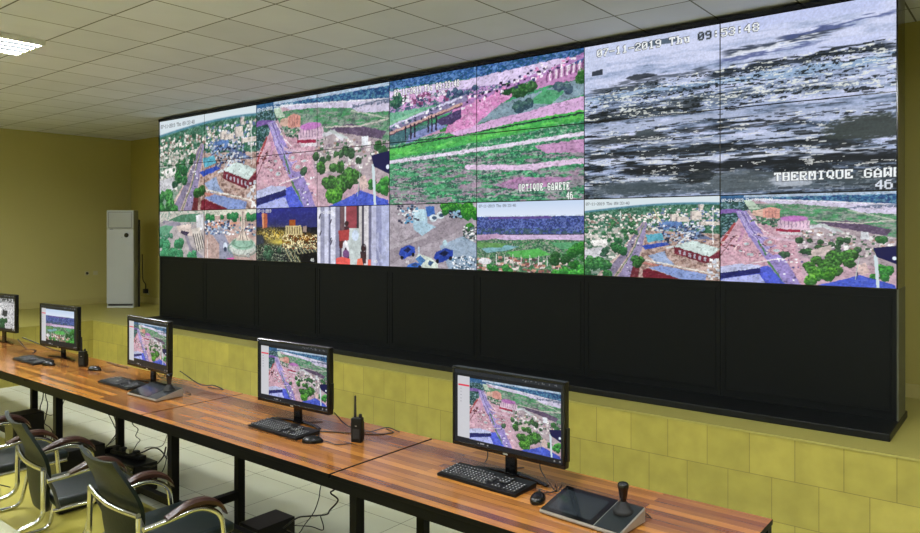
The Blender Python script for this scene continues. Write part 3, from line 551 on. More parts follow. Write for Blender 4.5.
def pic_river(W, H, date=True):
    p = Pic(W, H, (88, 128, 96), 26); n = p.noise(40, 40, 3); f = p.noise(90, 60, 2)
    p.mix(n > .56, (70, 156, 84), .8); p.mix(f < .4, (44, 84, 70), .7); p.mix((f > .62), (170, 160, 156), .7)
    p.mix(p.v < .24, (206, 222, 242)); p.a += np.where(p.v < .22, (.22-p.v)*60, 0)[..., None]*np.array([-1, -.6, 0])
    fm = (p.v > .215) & (p.v < .47); p.mix(fm, (62, 74, 158)); p.mix(fm & (f > .56), (96, 120, 190), .8); p.mix(fm & (f < .42), (40, 60, 110), .8); p.mix((p.v > .215) & (p.v < .25) & (p.u > .12) & (p.u < .72), (96, 70, 150), .9); p.mix(fm & (p.v > .38) & (n > .5), (60, 90, 96), .8)
    p.poly([(0, .5), (.1, .47), (1, .455), (1, .54), (.6, .53), (.3, .55), (.1, .51), (0, .54)], (206, 180, 220)); p.path([(.2, .47), (1, .46)], .006, (60, 60, 84)); p.poly([(0, .48), (.2, .46), (.3, .5), (.1, .55), (0, .56)], (186, 150, 186))
    p.poly([(.05, .68), (.3, .62), (.42, .64), (.3, .7), (.1, .74)], (120, 176, 186)); p.poly([(.3, .72), (.6, .66), (.72, .74), (.5, .8), (.35, .78)], (86, 186, 84)); p.poly([(0, .58), (.3, .6), (.25, .66), (0, .66)], (96, 150, 84)); p.poly([(.7, .58), (1, .56), (1, .66), (.8, .66)], (84, 160, 110))
    p.specks((0, .9, .8, 1), 110, [(206, 150, 130), (226, 210, 206), (150, 90, 84), (90, 70, 76), (60, 110, 70)], (.014, .035), .6); p.ell((.08, .86), .07, .05, (226, 224, 230)); 
    for k in range(7): p.seg((.2+.08*k, .76), (.2+.08*k, .9), .006, (226, 226, 226))
    p.trees((.72, .9, .68, .84), 8, (.05, .08), (24, 70, 34), (60, 120, 60)); p.trees((.88, 1, .64, .9), 8, (.06, .1), (24, 86, 34), (70, 170, 60)); p.trees((.75, 1, .92, 1), 7, (.05, .07), (30, 110, 40), (100, 220, 80)); p.trees((.08, .4, .93, 1), 8, (.04, .06), (30, 100, 44), (84, 190, 80))
    p.organic(0.0060, 0.25); p.grain(.12); p.tone(.9)
    p.a[:int(.2*p.H)] = np.array([196, 214, 240])+(np.linspace(0, 1, int(.2*p.H))[:, None, None])*np.array([22, 14, 6])
    if date: p.text('07-11-2019 Thu 09:33:48', .02, .04, 1, 1, (70, 80, 96), None, 0)
    return p.done()
def pic_yard(W, H):        # grey courtyard view on the last monitor
    p = Pic(W, H, (196, 196, 200), 27); n = p.noise(30, 20, 3); f = p.noise(60, 40, 2)
    p.mix(p.v < .12, (70, 74, 76)); p.path([(.0, .2), (.5, .1), (1, .12)], .03, (120, 122, 124)); p.mix((n > .6), (236, 236, 238), .8); p.mix(f < .34, (70, 70, 76), .8); p.poly([(.55, .4), (.75, .42), (.7, .62), (.52, .58)], (50, 54, 60)); p.poly([(.2, .3), (.5, .35), (.45, .6), (.2, .6)], (236, 236, 236))
    p.trees((.2, .7, .72, 1), 12, (.1, .16), (24, 64, 42), (60, 110, 70)); p.grain(.2); return p.done()
def monitor_pic(video, W, H, foot=.06, right=.985):
    p = Pic(W, H, (28, 31, 36), 30); v = video
    i0, i1, j0, j1 = int(.10*H), int((1-foot)*H), int(.155*W), int(right*W)
    yy = (np.arange(i1-i0)+.5)/(i1-i0)*v.shape[0]; xx = (np.arange(j1-j0)+.5)/(j1-j0)*v.shape[1]
    p.a[i0:i1, j0:j1] = v[yy.astype(int)][:, xx.astype(int)]
    p.a[:int(.055*H)] = (40, 44, 50); p.a[int(.055*H):i0] = (22, 25, 30)
    p.a[int(.09*H):int(.93*H), int(.035*W):j0] = (206, 206, 212); p.a[int(.2*H):int(.2*H)+max(2, int(.025*H)), int(.04*W):int(.15*W)] = (226, 60, 84)
    for k in range(5): p.a[int((.26+.045*k)*H), int(.06*W):int(.075*W)] = (120, 120, 130)
    p.specks((.62, .97, .015, .035), 10, [(100, 102, 106)], (.004, .006), 1); p.specks((.22, .33, .965, .975), 4, [(150, 150, 150)], (.006, .008), 1); p.specks((.9, .98, .96, .98), 3, [(140, 140, 140)], (.005, .008), 1)
    return p.done()

def screen_grid(name, img, x0, x1, z0, z1, y, parent, matname, label=None):
    """flat lit picture facing -y: a grid of points carrying the picture's colours"""
    H, W, _ = img.shape
    jj = np.linspace(0, W-1, W); X = x0+(x1-x0)*(jj/(W-1)); Z = z1-(z1-z0)*(np.arange(H)/(H-1))
    co = np.empty((H, W, 3), np.float32); co[..., 0] = X; co[..., 1] = y; co[..., 2] = Z[:, None]
    idx = np.arange(H*W).reshape(H, W)
    q = np.stack([idx[1:, :-1], idx[1:, 1:], idx[:-1, 1:], idx[:-1, :-1]], -1).reshape(-1, 4)
    me = bpy.data.meshes.new(name); me.vertices.add(H*W); me.vertices.foreach_set('co', co.ravel())
    me.loops.add(q.size); me.loops.foreach_set('vertex_index', q.ravel().astype(np.int32))
    me.polygons.add(len(q)); me.polygons.foreach_set('loop_start', np.arange(0, q.size, 4, dtype=np.int32)); me.polygons.foreach_set('loop_total', np.full(len(q), 4, np.int32))
    me.update(calc_edges=True)
    c = img/255.; c = np.where(c <= .04045, c/12.92, ((c+.055)/1.055)**2.4)
    at = me.color_attributes.new('picture', 'FLOAT_COLOR', 'POINT')
    at.data.foreach_set('color', np.concatenate([c, np.ones((H, W, 1))], -1).astype(np.float32).ravel())
    me.materials.append(MATS[matname])
    o = bpy.data.objects.new(name, me); C.objects.link(o); o.parent = parent
    if label: o['label'] = label
    return o

# ------------------------------------------------------------------ the room
XL, XR, YB, YF, ZC = -11.5, 3.4, 5.865, -3.6, 3.276
LX, LY, LZ = -9.42, 4.312, .687
bm = B()
for (y0, y1, mi) in ((YF, -.4, 0), (-.4, 2.5, 1), (2.5, YB, 0)): bx(bm, XL, XR, y0, y1, -.05, 0, mi=mi)
obj('floor', bm, ['floor_tile', 'floor_yellow'], kind='structure')
bm = B(); bx(bm, XL, XR, YF, YB, ZC, ZC+.06); obj('ceiling', bm, 'ceiling_tile', kind='structure')
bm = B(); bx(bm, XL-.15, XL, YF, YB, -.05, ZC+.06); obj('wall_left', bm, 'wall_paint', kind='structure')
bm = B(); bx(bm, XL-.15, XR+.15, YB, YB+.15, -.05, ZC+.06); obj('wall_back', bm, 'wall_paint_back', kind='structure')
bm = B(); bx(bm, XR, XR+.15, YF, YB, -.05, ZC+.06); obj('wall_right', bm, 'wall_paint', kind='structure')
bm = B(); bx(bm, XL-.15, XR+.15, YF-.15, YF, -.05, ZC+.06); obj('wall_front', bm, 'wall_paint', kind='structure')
# raised tiled ledge along the back wall and the left wall
bm = B()
bx(bm, LX, XR, LY, YB, 0, LZ-.012); bx(bm, XL, LX, YF, YB, 0, LZ-.012)
bx(bm, LX-.006, XR, LY-.006, YB, LZ-.012, LZ, mi=2); bx(bm, XL, LX+.006, YF, LY, LZ-.012, LZ, mi=2); bx(bm, XL, LX-.006, LY, YB, LZ-.012, LZ, mi=2)
for f in bm.faces:
    n = f.normal
    f.normal_update()
    if f.material_index == 0 and abs(f.normal.x) > .5: f.material_index = 1
obj('trim_1', bm, ['ledge_tile_x', 'ledge_tile_y', 'ledge_top'], kind='structure')
bm = B(); bx(bm, XL, XL+.015, YF, YB, LZ, LZ+.09); obj('baseboard_left', bm, 'skirting', kind='structure')
bm = B(); bx(bm, XL+.015, XR, YB-.015, YB, LZ, LZ+.09); obj('baseboard_back', bm, 'skirting', kind='structure')

# ------------------------------------------------------------------ ceiling lights
def make_light():
    t = empty('ceiling_light', (-6.125, 2.08, ZC), 0, 'bright recessed ceiling light with four tubes above the far end of the desk', 'ceiling light', 'square tube lights in the tiled ceiling')
    h = .255
    bm = B()
    for a in ((-h, h, -h, -h+.02), (-h, h, h-.02, h), (-h, -h+.02, -h+.02, h-.02), (h-.02, h, -h+.02, h-.02)): bx(bm, *a, -.045, -.001)
    obj('frame', bm, 'fixture_white', t)
    bm = B(); bx(bm, -h+.02, h-.02, -h+.02, h-.02, -.006, -.002); obj('reflector', bm, 'silver', t)
    for k in range(4):
        x = -.18+.12*k
        bm = B(); tube(bm, [(x, -.235, -.026), (x, .235, -.026)], .04, 10, flat=(.2, 1)); obj('tube', bm, 'tube_glow', t, 40)
    for k in range(3):
        x = -.12+.12*k
        bm = B(); bx(bm, x-.02, x+.02, -.232, .232, -.043, -.007); obj('louvre', bm, 'black_steel', t)
    return t
L0 = make_light()
lspots = [(-9.2, .1, 'over the left ledge'), (-3.75, 1.06, 'nearest above the chairs'), (-1.1, 1.06, 'above the camera side of the right table'), (-6.29, -1.65, 'behind the rear row, left'), (-3.62, -1.65, 'behind the rear row, middle'), (-.95, -1.65, 'behind the rear row, right'), (.45, 2.7, 'added unseen near the right end of the video wall to brighten the back wall'), (-8.73, 2.08, 'added unseen above the left ledge to brighten the left wall')]  # last two lamps are added out of view to brighten back and left walls
for x, y, s in lspots: copy_thing(L0, (x, y, ZC), 0, 'recessed ceiling light with four tubes, '+s)

# ------------------------------------------------------------------ video wall
PW, PH = 1.022, .5747                     # panel pitch
VX, VZ, VY = -8.826, 1.498, 4.879         # left edge, lower edge of pictures, picture plane
vw = empty('video_wall', (VX+4*PW, VY, LZ), 0, 'long black video wall of twenty-four joined displays on a black base', 'video wall')
ox, oy, oz = VX+4*PW, VY, LZ
feeds = {}
big = [(pic_town(300, 170), 0, 'aerial town'), (pic_overpass(380, 214), 2, 'road junction'), (pic_bridge(480, 270), 4, 'bridge and green fields'), (pic_thermal(520, 292), 6, 'grey thermal image')]
small = [(pic_corner(160, 90), 'trees and interchange'), (pic_monument(180, 102), 'roundabout monument'), (pic_night(210, 118), 'city at night'), (pic_corridor(230, 130), 'corridor with people'), (pic_carpark(270, 152), 'blue parked cars'),
         (pic_river(310, 174), 'river landscape'), (pic_town(330, 186, 4), 'aerial town'), (pic_overpass(360, 204, 6), 'road junction')]
def panel(col, row, img, lab):
    x0 = VX+col*PW-ox; z0 = VZ+row*PH-oz; g = .0035
    bm = B(); bx(bm, x0+.0006, x0+PW-.0006, .0012, .11, z0+.0006, z0+PH-.0006)
    o = obj('display_panel', bm, 'gloss_black', vw, label='display panel showing '+lab)
    screen_grid('picture', img, x0+g, x0+PW-g, z0+g, z0+PH-g, 0, o, 'picture_light')
for img, c0, lab in big:
    h2, w2 = img.shape[0]//2, img.shape[1]//2
    for cc in (0, 1):
        for rr in (0, 1):
            panel(c0+cc, 2-rr, img[rr*h2:(rr+1)*h2, cc*w2:(cc+1)*w2], lab+', '+('upper ' if rr == 0 else 'lower ')+('left' if cc == 0 else 'right')+' quarter')
for c, (img, lab) in enumerate(small): panel(c, 0, img, lab)
W8 = 8*PW
x0, x1 = VX-ox, VX+W8-ox
bm = B(); bx(bm, x0-.012, x1+.006, -.012, .27, VZ+3*PH-oz+.001, VZ+3*PH-oz+.03); obj('top_frame', bm, 'gloss_black', vw)
bm = B(); bx(bm, x0-.012, x0-.0005, -.006, .27, VZ-oz, VZ+3*PH-oz+.001); bx(bm, x1+.0005, x1+.006, -.006, .27, VZ-oz, VZ+3*PH-oz+.001); obj('side_frame', bm, 'gloss_black', vw)
bm = B(); bx(bm, x0+.02, x1-.02, .115, .26, VZ-oz, VZ+3*PH-oz); obj('back_rack', bm, 'black_steel', vw)
fz1 = VZ-oz-.002; fz0 = .045
for c in range(8):
    a, b = x0+c*PW, x0+(c+1)*PW
    bm = B(); bx(bm, a+.001, b-.001, .004, .02, fz0, fz1)
    fp = obj('fascia_panel', bm, 'fascia_black', vw)
    bm = B()      # raised edging of the door in each bay
    for q in ((a+.03, b-.03, fz0+.045, fz0+.053), (a+.03, b-.03, fz1-.053, fz1-.045), (a+.03, a+.036, fz0+.053, fz1-.053), (b-.036, b-.03, fz0+.053, fz1-.053)): bx(bm, q[0], q[1], -.0005, .0038, q[2], q[3])
    obj('panel_edging', bm, 'fascia_black', fp)
bm = B(); bx(bm, x1-.001, x1+.008, 0, .27, fz0, fz1+.002); obj('side_panel', bm, 'fascia_side', vw, label='grey end panel')
bm = B(); bx(bm, x0-.008, x0+.001, 0, .27, fz0, fz1+.002); obj('side_panel', bm, 'fascia_side', vw, label='grey end panel')
bm = B()
vs = bx(bm, x0-.03, x1+.012, -.33, .335, 0, .044, .006)
obj('base_plinth', bm, 'foot_black', vw)

# ------------------------------------------------------------------ long desk
DX0, DX1, DY0, DY1, DZ = -9.25, -.785, 2.18, 2.89, .75
dk = empty('desk', ((DX0+DX1)/2, 2.535, 0), 0, 'long glossy striped wood desk on black square steel legs', 'desk')
def D(bm): 
    for v in bm.verts: v.co -= Vector(((DX0+DX1)/2, 2.535, 0))
    return bm
seams = [-9.25, -7.53, -5.84, -4.155, -2.489, -.785]
for a, b in zip(seams[:-1], seams[1:]):
    bm = B(); bx(bm, a+.006, b-.006, DY0, DY1, DZ-.022, DZ, .003, 2)
    for f in bm.faces: f.normal_update(); f.material_index = 0 if f.normal.z > .5 else 1
    obj('tabletop', D(bm), ['wood_top', 'black_steel'], dk)
for y0 in (DY0+.004, DY1-.05):
    bm = B(); bx(bm, DX0+.01, DX1-.01, y0, y0+.046, DZ-.066, DZ-.0225); obj('rail', D(bm), 'black_steel', dk)
legx = [-.865, -2.36, -3.875, -5.39, -6.94, -8.46]
for x in legx:
    for y in (2.225, 2.665):
        bm = B(); bx(bm, x-.024, x+.024, y-.024, y+.024, .006, DZ-.0665 if y < 2.5 else DZ-.0665, .002, 1)
        lg = obj('leg', D(bm), 'black_steel', dk)
        bm = B(); bx(bm, x-.03, x+.03, y-.03, y+.03, 0, .006); obj('foot_pad', D(bm), 'rubber', lg)
    bm = B(); bx(bm, x-.023, x+.023, 2.2495, 2.6405, .185, .232); obj('stretcher', D(bm), 'black_steel', dk)
    bm = B(); bx(bm, x-.022, x+.022, DY0+.051, DY1-.051, DZ-.0664, DZ-.023); obj('cross_bar', D(bm), 'black_steel', dk)
for a, b in zip(legx[1:], legx[:-1]):
    bm = B(); bx(bm, a+.0235, b-.0235, 2.335, 2.375, .17, .211); obj('lower_rail', D(bm), 'black_steel', dk)

# cream table in the lower left corner
ct = empty('table', (-3.3, .72, 0), 0, 'plain cream table top cut off at the bottom left corner', 'table')
bm = B(); bx(bm, -.75, .75, -.343, .343, .725, .75, .004); obj('tabletop', bm, 'cream_top', ct)
for sx in (-.7, .7):
    for sy in (-.3, .3):
        bm = B(); bx(bm, sx-.02, sx+.02, sy-.02, sy+.02, 0, .724); obj('leg', bm, 'black_steel', ct)
bm = B(); bx(bm, -.7, .7, -.31, -.29, .66, .7); bx(bm, -.7, .7, .29, .31, .66, .7); obj('apron', bm, 'black_steel', ct)

# ------------------------------------------------------------------ monitors
MW, MH = .60, .362
def make_monitor(x, y, zc, rz, img, label):
    """x,y under the middle of the panel; zc is the height of the panel's lower edge above the desk"""
    t = empty('monitor', (x, y, DZ), rz, label, 'monitor', 'computer monitors along the desk')
    z0, z1 = zc, zc+MH
    bm = B(); bx(bm, -MW/2, MW/2, 0, .032, z0, z1, .006, 3); bx(bm, -MW/2+.12, MW/2-.12, .03, .06, z0+.06, z1-.08, .01)
    bx(bm, MW/2-.004, MW/2+.008, .008, .026, z0+.03, z0+.17, .003)
    h = obj('housing', bm, 'bezel_black', t, 35)
    w = .012
    bm = B()
    for q in ((-MW/2+.001, MW/2-.001, z1-w, z1-.001), (-MW/2+.001, MW/2-.001, z0+.001, z0+w+.007), (-MW/2+.001, -MW/2+w, z0+w+.007, z1-w), (MW/2-w, MW/2-.001, z0+w+.007, z1-w)): bx(bm, q[0], q[1], -.004, .0005, q[2], q[3], .0012, 1)
    obj('bezel', bm, 'gloss_black', t)
    screen_grid('screen', img, -MW/2+w, MW/2-w, z0+w+.007, z1-w, -.0012, t, 'monitor_light')
    bm = B(); bx(bm, -.012, .012, -.0046, -.004, z0+.006, z0+.012); obj('logo_plate', bm, 'silver', t, label='small silver mark under the screen')
    bm = B(); bx(bm, -.028, .028, .034, .052, .012, z0+.09, .004); obj('neck', bm, 'gloss_black', t)
    # crescent foot
    bm = B(); pts = []
    for k in range(17):
        a = -1+2*k/16
        pts.append((a*.2, .066-.045*a*a, .0075))
    tube(bm, pts, [.010+.008*(1-abs(-1+2*k/16)) for k in range(17)], 10, flat=(.42, 1.15)); bx(bm, -.032, .032, .03, .075, .002, .016, .003)
    obj('foot', bm, 'gloss_black', t, 40)
    return t
over_m = pic_overpass(190, 108, 5, False)
mon_specs = [(-7.83, 2.70, .115, 6, monitor_pic(pic_yard(120, 68), 110, 64), 'monitor cut by the left edge showing a grey courtyard'),
    (-6.46, 2.67, .095, 5, monitor_pic(pic_river(150, 84, False), 150, 86, .12, .93), 'monitor showing a blue horizon and river, second from the left'),
    (-4.895, 2.615, .110, -2, monitor_pic(over_m, 170, 96, .13, .96), 'monitor behind the keyboard and joystick panel at mid desk, showing pink junction'),
    (-3.27, 2.59, .100, 2, monitor_pic(over_m, 230, 130, .075, .985), 'monitor between the table joints with a two-way radio on its right'),
    (-1.835, 2.62, .101, 0, monitor_pic(pic_overpass(260, 146, 5, False), 300, 170), 'large nearest monitor at the right end of the desk')]
for s in mon_specs: make_monitor(s[0], s[1], s[2], rad(s[3]), s[4], s[5])

# ------------------------------------------------------------------ keyboards
def make_keyboard(loc, rz, label):
    t = empty('keyboard', loc, rz, label, 'keyboard', 'black keyboards on the desk')
    bm = B(); bx(bm, -.225, .225, -.08, .08, 0, .014, .004)
    for v in bm.verts:
        if v.co.z > .007: v.co.z += (v.co.y+.08)/.16*.009
        v.co.x *= .945
    obj('case', bm, 'black_plastic', t, 35)
    bm = B(); rr = random.Random(3)
    def key(x, y, w, d=.0155):
        z = .0142+(y+.08)/.16*.009
        bx(bm, x, x+w-.0025, y, y+d, z, z+.006, .0012, 1, 0)
        if w < .03: bx(bm, x+.004, x+.0085, y+d-.008, y+d-.0035, z+.0061, z+.0065, mi=1)
    for r in range(6):
        y = -.068+r*.0185+(.006 if r == 5 else 0)
        x = -.215
        if r == 0:
            for w in (.024, .022, .022, .112, .022, .022, .022, .028): key(x, y, w); x += w
        else:
            x += (0, .004, .002, .0, 0, 0)[r]; n = (0, 13, 14, 14, 15, 13)[r]
            for k in range(n): key(x, y, .0183+(.01 if k in (0, n-1) and r < 5 else 0)); x += .0183+(.01 if k in (0, n-1) and r < 5 else 0)
        for k in range(3):
            if r in (0, 3, 4, 5) or (r == 1 and k == 1): key(.078+k*.0183, y, .0183)
        if r < 5:
            for k in range(4): key(.142+k*.0183, y, .0183)
    for v in bm.verts: v.co.x *= .945
    obj('keys', bm, ['key_black', 'key_mark'], t)
    bm = B(); tube(bm, smoothpath([(-.02, .079, .012), (-.03, .12, .003), (-.01, .2, .003), (.03, .25, .003)]), .0022, 6); obj('cable', bm, 'cable_black', t, 60)
    return t
K = make_keyboard((-1.885, 2.54, DZ), rad(-1), 'black keyboard with white key marks nearest the camera')
for a in ((-3.222, 2.492, -1, 'black keyboard in front of the monitor beside the radio and mouse'), (-5.05, 2.52, 0, 'black keyboard touching the joystick panel at mid desk'), (-6.53, 2.50, 0, 'farthest keyboard, by the mouse at the left end of the desk')):
    copy_thing(K, (a[0], a[1], DZ), rad(a[2]), a[3])

# ------------------------------------------------------------------ mice
def make_mouse(loc, rz, label):
    t = empty('mouse', loc, rz, label, 'mouse', 'black computer mice on the desk')
    bm = B(); bmesh.ops.create_uvsphere(bm, u_segments=20, v_segments=12, radius=1)
    for v in bm.verts:
        x, y, z = v.co
        z = max(z, -.25); w = .031*(1-.12*y)
        v.co = Vector((x*w, y*.056, (z+.25)*.028*(1-.18*y*abs(y)) if z > -.25 else 0))
    obj('body', bm, 'gloss_black', t, 60)
    bm = B(); tube(bm, [(-.004, .03, .0312), (.004, .03, .0312)], .006, 12); obj('scroll_wheel', bm, 'rubber', t)
    bm = B(); tube(bm, smoothpath([(0, .054, .008), (.01, .09, .003), (.05, .13, .003), (.03, .2, .003)]), .002, 6); obj('cable', bm, 'cable_black', t, 60)
    return t
Mo = make_mouse((-1.585, 2.49, DZ), rad(20), 'round black mouse between the nearest keyboard and joystick panel')
for a in ((-2.925, 2.448, -50, 'black mouse right of the keyboard in front of the radio'), (-5.74, 2.64, -62, 'black mouse in front of the left two-way radio'), (-6.235, 2.505, -60, 'black mouse at the right tip of the farthest keyboard')):
    copy_thing(Mo, (a[0], a[1], DZ), rad(a[2]), a[3])

# ------------------------------------------------------------------ two-way radios
def make_radio(loc, rz, label):
    t = empty('two_way_radio', loc, rz, label, 'walkie-talkie', 'handheld radios standing on the desk')
    bm = B(); bx(bm, -.029, .029, -.018, .02, 0, .125, .006, 3)
    for v in bm.verts:
        k = v.co.z/.125; v.co.x *= .93+.07*abs(1-2*k)
    obj('body', bm, 'black_plastic', t, 35)
    bm = B(); bx(bm, -.026, .026, .0205, .034, .004, .1, .004); obj('battery', bm, 'rubber', t)
    bm = B(); tube(bm, [(-.012, .002, .124), (-.012, .002, .145), (-.012, .002, .20), (-.012, .002, .236)], [.0075, .0068, .0055, .005], 12); obj('antenna', bm, 'rubber', t, 50)
    bm = B(); lathe(bm, [(.008, .1245), (.0085, .13), (.0075, .143), (.005, .144)], 14, (.016, .002)); obj('volume_knob', bm, 'rubber', t, 40)
    bm = B(); bx(bm, -.018, .018, -.0195, -.018, .02, .07, .0006, 1)
    for k in range(5): bx(bm, -.014, .014, -.0203, -.0195, .028+k*.008, .031+k*.008)
    obj('speaker_grille', bm, 'key_black', t)
    bm = B(); bx(bm, -.006, .004, -.0188, -.018, .083, .087); obj('mark', bm, 'silver', t, label='small silver mark')
    bm = B(); bx(bm, -.0345, -.029, -.006, .01, .05, .095, .002); obj('talk_button', bm, 'rubber', t)
    return t
Rd = make_radio((-2.755, 2.60, DZ), rad(25), 'black two-way radio standing beside the right table joint')
copy_thing(Rd, (-5.965, 2.65, DZ), rad(30), 'black two-way radio standing next to the river-view monitor')

# ------------------------------------------------------------------ joystick control panels
def make_controller(loc, rz, label):
    t = empty('control_panel', loc, rz, label, 'joystick controller', 'joystick control panels on the desk')
    w, d = .35, .19; z0, z1 = .016, .058
    def wedge(bm, xa, xb, ya, yb, lo, hi, base=0.004, mi=0):
        f = lambda y: z0+(z1-z0)*(y+d/2)/d
        v = [bm.verts.new(q) for q in ((xa, ya, f(ya)+lo if base is None else base), (xb, ya, f(ya)+lo if base is None else base), (xb, yb, f(yb)+lo if base is None else base), (xa, yb, f(yb)+lo if base is None else base),
             (xa, ya, f(ya)+hi), (xb, ya, f(ya)+hi), (xb, yb, f(yb)+hi), (xa, yb, f(yb)+hi))]
        for q in ((3, 2, 1, 0), (4, 5, 6, 7), (0, 1, 5, 4), (1, 2, 6, 5), (2, 3, 7, 6), (3, 0, 4, 7)): bm.faces.new([v[k] for k in q]).material_index = mi
    bm = B(); wedge(bm, -w/2, w/2, -d/2, d/2, 0, 0)
    es = [e for e in bm.edges]; bmesh.ops.bevel(bm, geom=es, offset=.003, segments=2, affect='EDGES')
    obj('case', bm, 'silver', t, 35)
    bm = B(); wedge(bm, -w/2+.004, .063, -d/2+.004, d/2-.004, .0004, .0022, None); tp = obj('touch_screen', bm, 'gloss_black', t)
    bm = B(); wedge(bm, -w/2+.024, .04, -d/2+.022, d/2-.03, .0024, .0028, None); obj('display_glass', bm, 'glass_off', tp)
    f = lambda y: z0+(z1-z0)*(y+d/2)/d+.003
    bm = B(); wedge(bm, .067, w/2-.004, -d/2+.004, d/2-.004, .0004, .0022, None); jp = obj('joystick_panel', bm, 'panel_dark', t)
    zz = f(.03)-.002
    bm = B(); lathe(bm, [(.037, zz-.004), (.038, zz+.006), (.034, zz+.012), (.028, zz+.016), (.026, zz+.022), (.018, zz+.032), (.013, zz+.042)], 26, (.118, .03)); obj('joystick_boot', bm, 'rubber', jp, 40)
    bm = B(); lathe(bm, [(.011, zz+.038), (.013, zz+.05), (.0165, zz+.07), (.018, zz+.085), (.021, zz+.094), (.021, zz+.104), (.016, zz+.11), (.008, zz+.112)], 22, (.118, .03)); obj('joystick', bm, 'gloss_black', jp, 40)
    bm = B(); tube(bm, smoothpath([(.1, d/2-.002, .03), (.11, d/2+.03, .02), (.15, d/2+.03, .012), (.17, d/2+.05, .004), (.13, d/2+.08, .004), (.05, d/2+.10, .004)]), .0022, 6); obj('cable', bm, 'cable_black', t, 60)
    return t
Ct = make_controller((-1.332, 2.468, DZ), rad(-3.5), 'silver-edged black touch panel with joystick at the right end of the desk')
copy_thing(Ct, (-4.555, 2.485, DZ), rad(2), 'silver-edged joystick touch panel in front of the middle monitor')

# ------------------------------------------------------------------ chairs
def make_chair(loc, rz, label):
    """origin: floor below the rear tube; faces +y"""
    t = empty('armchair', loc, rz, label, 'chair', 'green-black leather chairs at the desk')
    # backrest: curved leather panel
    prof = [(.36, .03, .13), (.40, .025, .165), (.48, .02, .195), (.56, .02, .22), (.63, .01, .236), (.69, -.01, .236), (.76, -.045, .222), (.82, -.075, .2), (.855, -.09, .185)]
    bm = B(); n = 12; front = []; rear = []
    pp = smoothpath([(a, b, c) for a, b, c in prof], 3)
    for (z, y, w) in pp:
        fr, re = [], []
        for k in range(n+1):
            s = -1+2*k/n
            xx = s*w; yy = y-.018*(1-s*s)+.0
            zz = z+(.016*(s*s-1)*min(1, (z-.8)/.04) if z > .8 else 0)
            fr.append(bm.verts.new((xx, yy+.009, zz))); re.append(bm.verts.new((xx*1.0, yy-.009, zz)))
        front.append(fr); rear.append(re)
    m = len(pp)
    for i in range(m-1):
        for k in range(n):
            bm.faces.new((front[i][k], front[i+1][k], front[i+1][k+1], front[i][k+1])); bm.faces.new((rear[i][k], rear[i][k+1], rear[i+1][k+1], rear[i+1][k]))
        bm.faces.new((front[i][0], rear[i][0], rear[i+1][0], front[i+1][0])); bm.faces.new((front[i][n], front[i+1][n], rear[i+1][n], rear[i][n]))
    for k in range(n):
        bm.faces.new((front[0][k], front[0][k+1], rear[0][k+1], rear[0][k])); bm.faces.new((front[-1][k], rear[-1][k], rear[-1][k+1], front[-1][k+1]))
    obj('backrest', bm, 'leather', t, 50)
    # seat cushion
    bm = B(); bx(bm, -.222, .222, .05, .46, .395, .445, .02, 4)
    for v in bm.verts:
        s = v.co.x/.222; q = (v.co.y-.05)/.45
        v.co.z += -.012*(1-s*s)+.018*q-.05*max(0, q-.8)*4*.5
    obj('seat', bm, 'leather_seat', t, 50)
    # seat rails
    for s in (-1, 1):
        bm = B(); tube(bm, [(s*.236, .03, .392), (s*.238, .25, .398), (s*.236, .44, .40)], .010, 10); obj('seat_rail', bm, 'chrome', t, 50)
    # tube behind the back, down both sides, back and round along the floor
    r = .0125
    bm = B()
    tube(bm, roundcorners([(-.262, -.02, .625), (-.17, -.034, .622), (0, -.042, .615), (.17, -.034, .622), (.262, -.02, .625)], .05, 6), r, 12)
    obj('back_bar', bm, 'chrome', t, 50)
    for s in (-1, 1):
        bm = B()
        tube(bm, roundcorners([(s*.262, -.018, .618), (s*.268, -.02, .5), (s*.27, -.02, .37), (s*.27, -.17, .335), (s*.27, -.32, .014), (s*.27, .33, .014), (s*.265, .39, .3), (s*.262, .365, .53), (s*.262, .26, .588), (s*.262, .09, .565), (s*.262, .0, .56)], .055, 6), r, 12)
        obj('side_frame', bm, 'chrome', t, 50)
        bm = B(); tube(bm, [(s*.25, -.012, .61), (s*.242, .035, .5), (s*.238, .06, .4)], .009, 8); obj('brace', bm, 'grey_metal', t, 50)
        # wooden arm pad, arched
        bm = B(); top = []; N = 14
        A = [(.10, .576, .010), (.15, .588, .020), (.21, .601, .028), (.28, .598, .030), (.335, .576, .028), (.372, .543, .022), (.384, .522, .014)]
        AA = smoothpath(A, 3)
        rings = []
        for (y, z, h) in AA:
            rings.append([bm.verts.new((s*.262+dx, y, z+dz)) for dx, dz in ((-.022, 0), (.022, 0), (.024, h*.6), (.014, h), (-.014, h), (-.024, h*.6))])
        for i in range(len(rings)-1):
            for k in range(6): bm.faces.new((rings[i][k], rings[i][(k+1) % 6], rings[i+1][(k+1) % 6], rings[i+1][k]))
        bm.faces.new(rings[0][::-1]); bm.faces.new(rings[-1])
        obj('arm_pad', bm, 'arm_wood', t, 45)
    return t
Ch = make_chair((-3.26, 1.600, 0), rad(-4), 'nearest leather armchair with brown wooden arms, cut by the bottom edge')
copy_thing(Ch, (-4.22, 1.62, 0), rad(-8), 'middle armchair of the three, its whole dark green back in view')
copy_thing(Ch, (-5.04, 1.60, 0), rad(-4), 'armchair cut by the left edge, only its arm and seat in view')

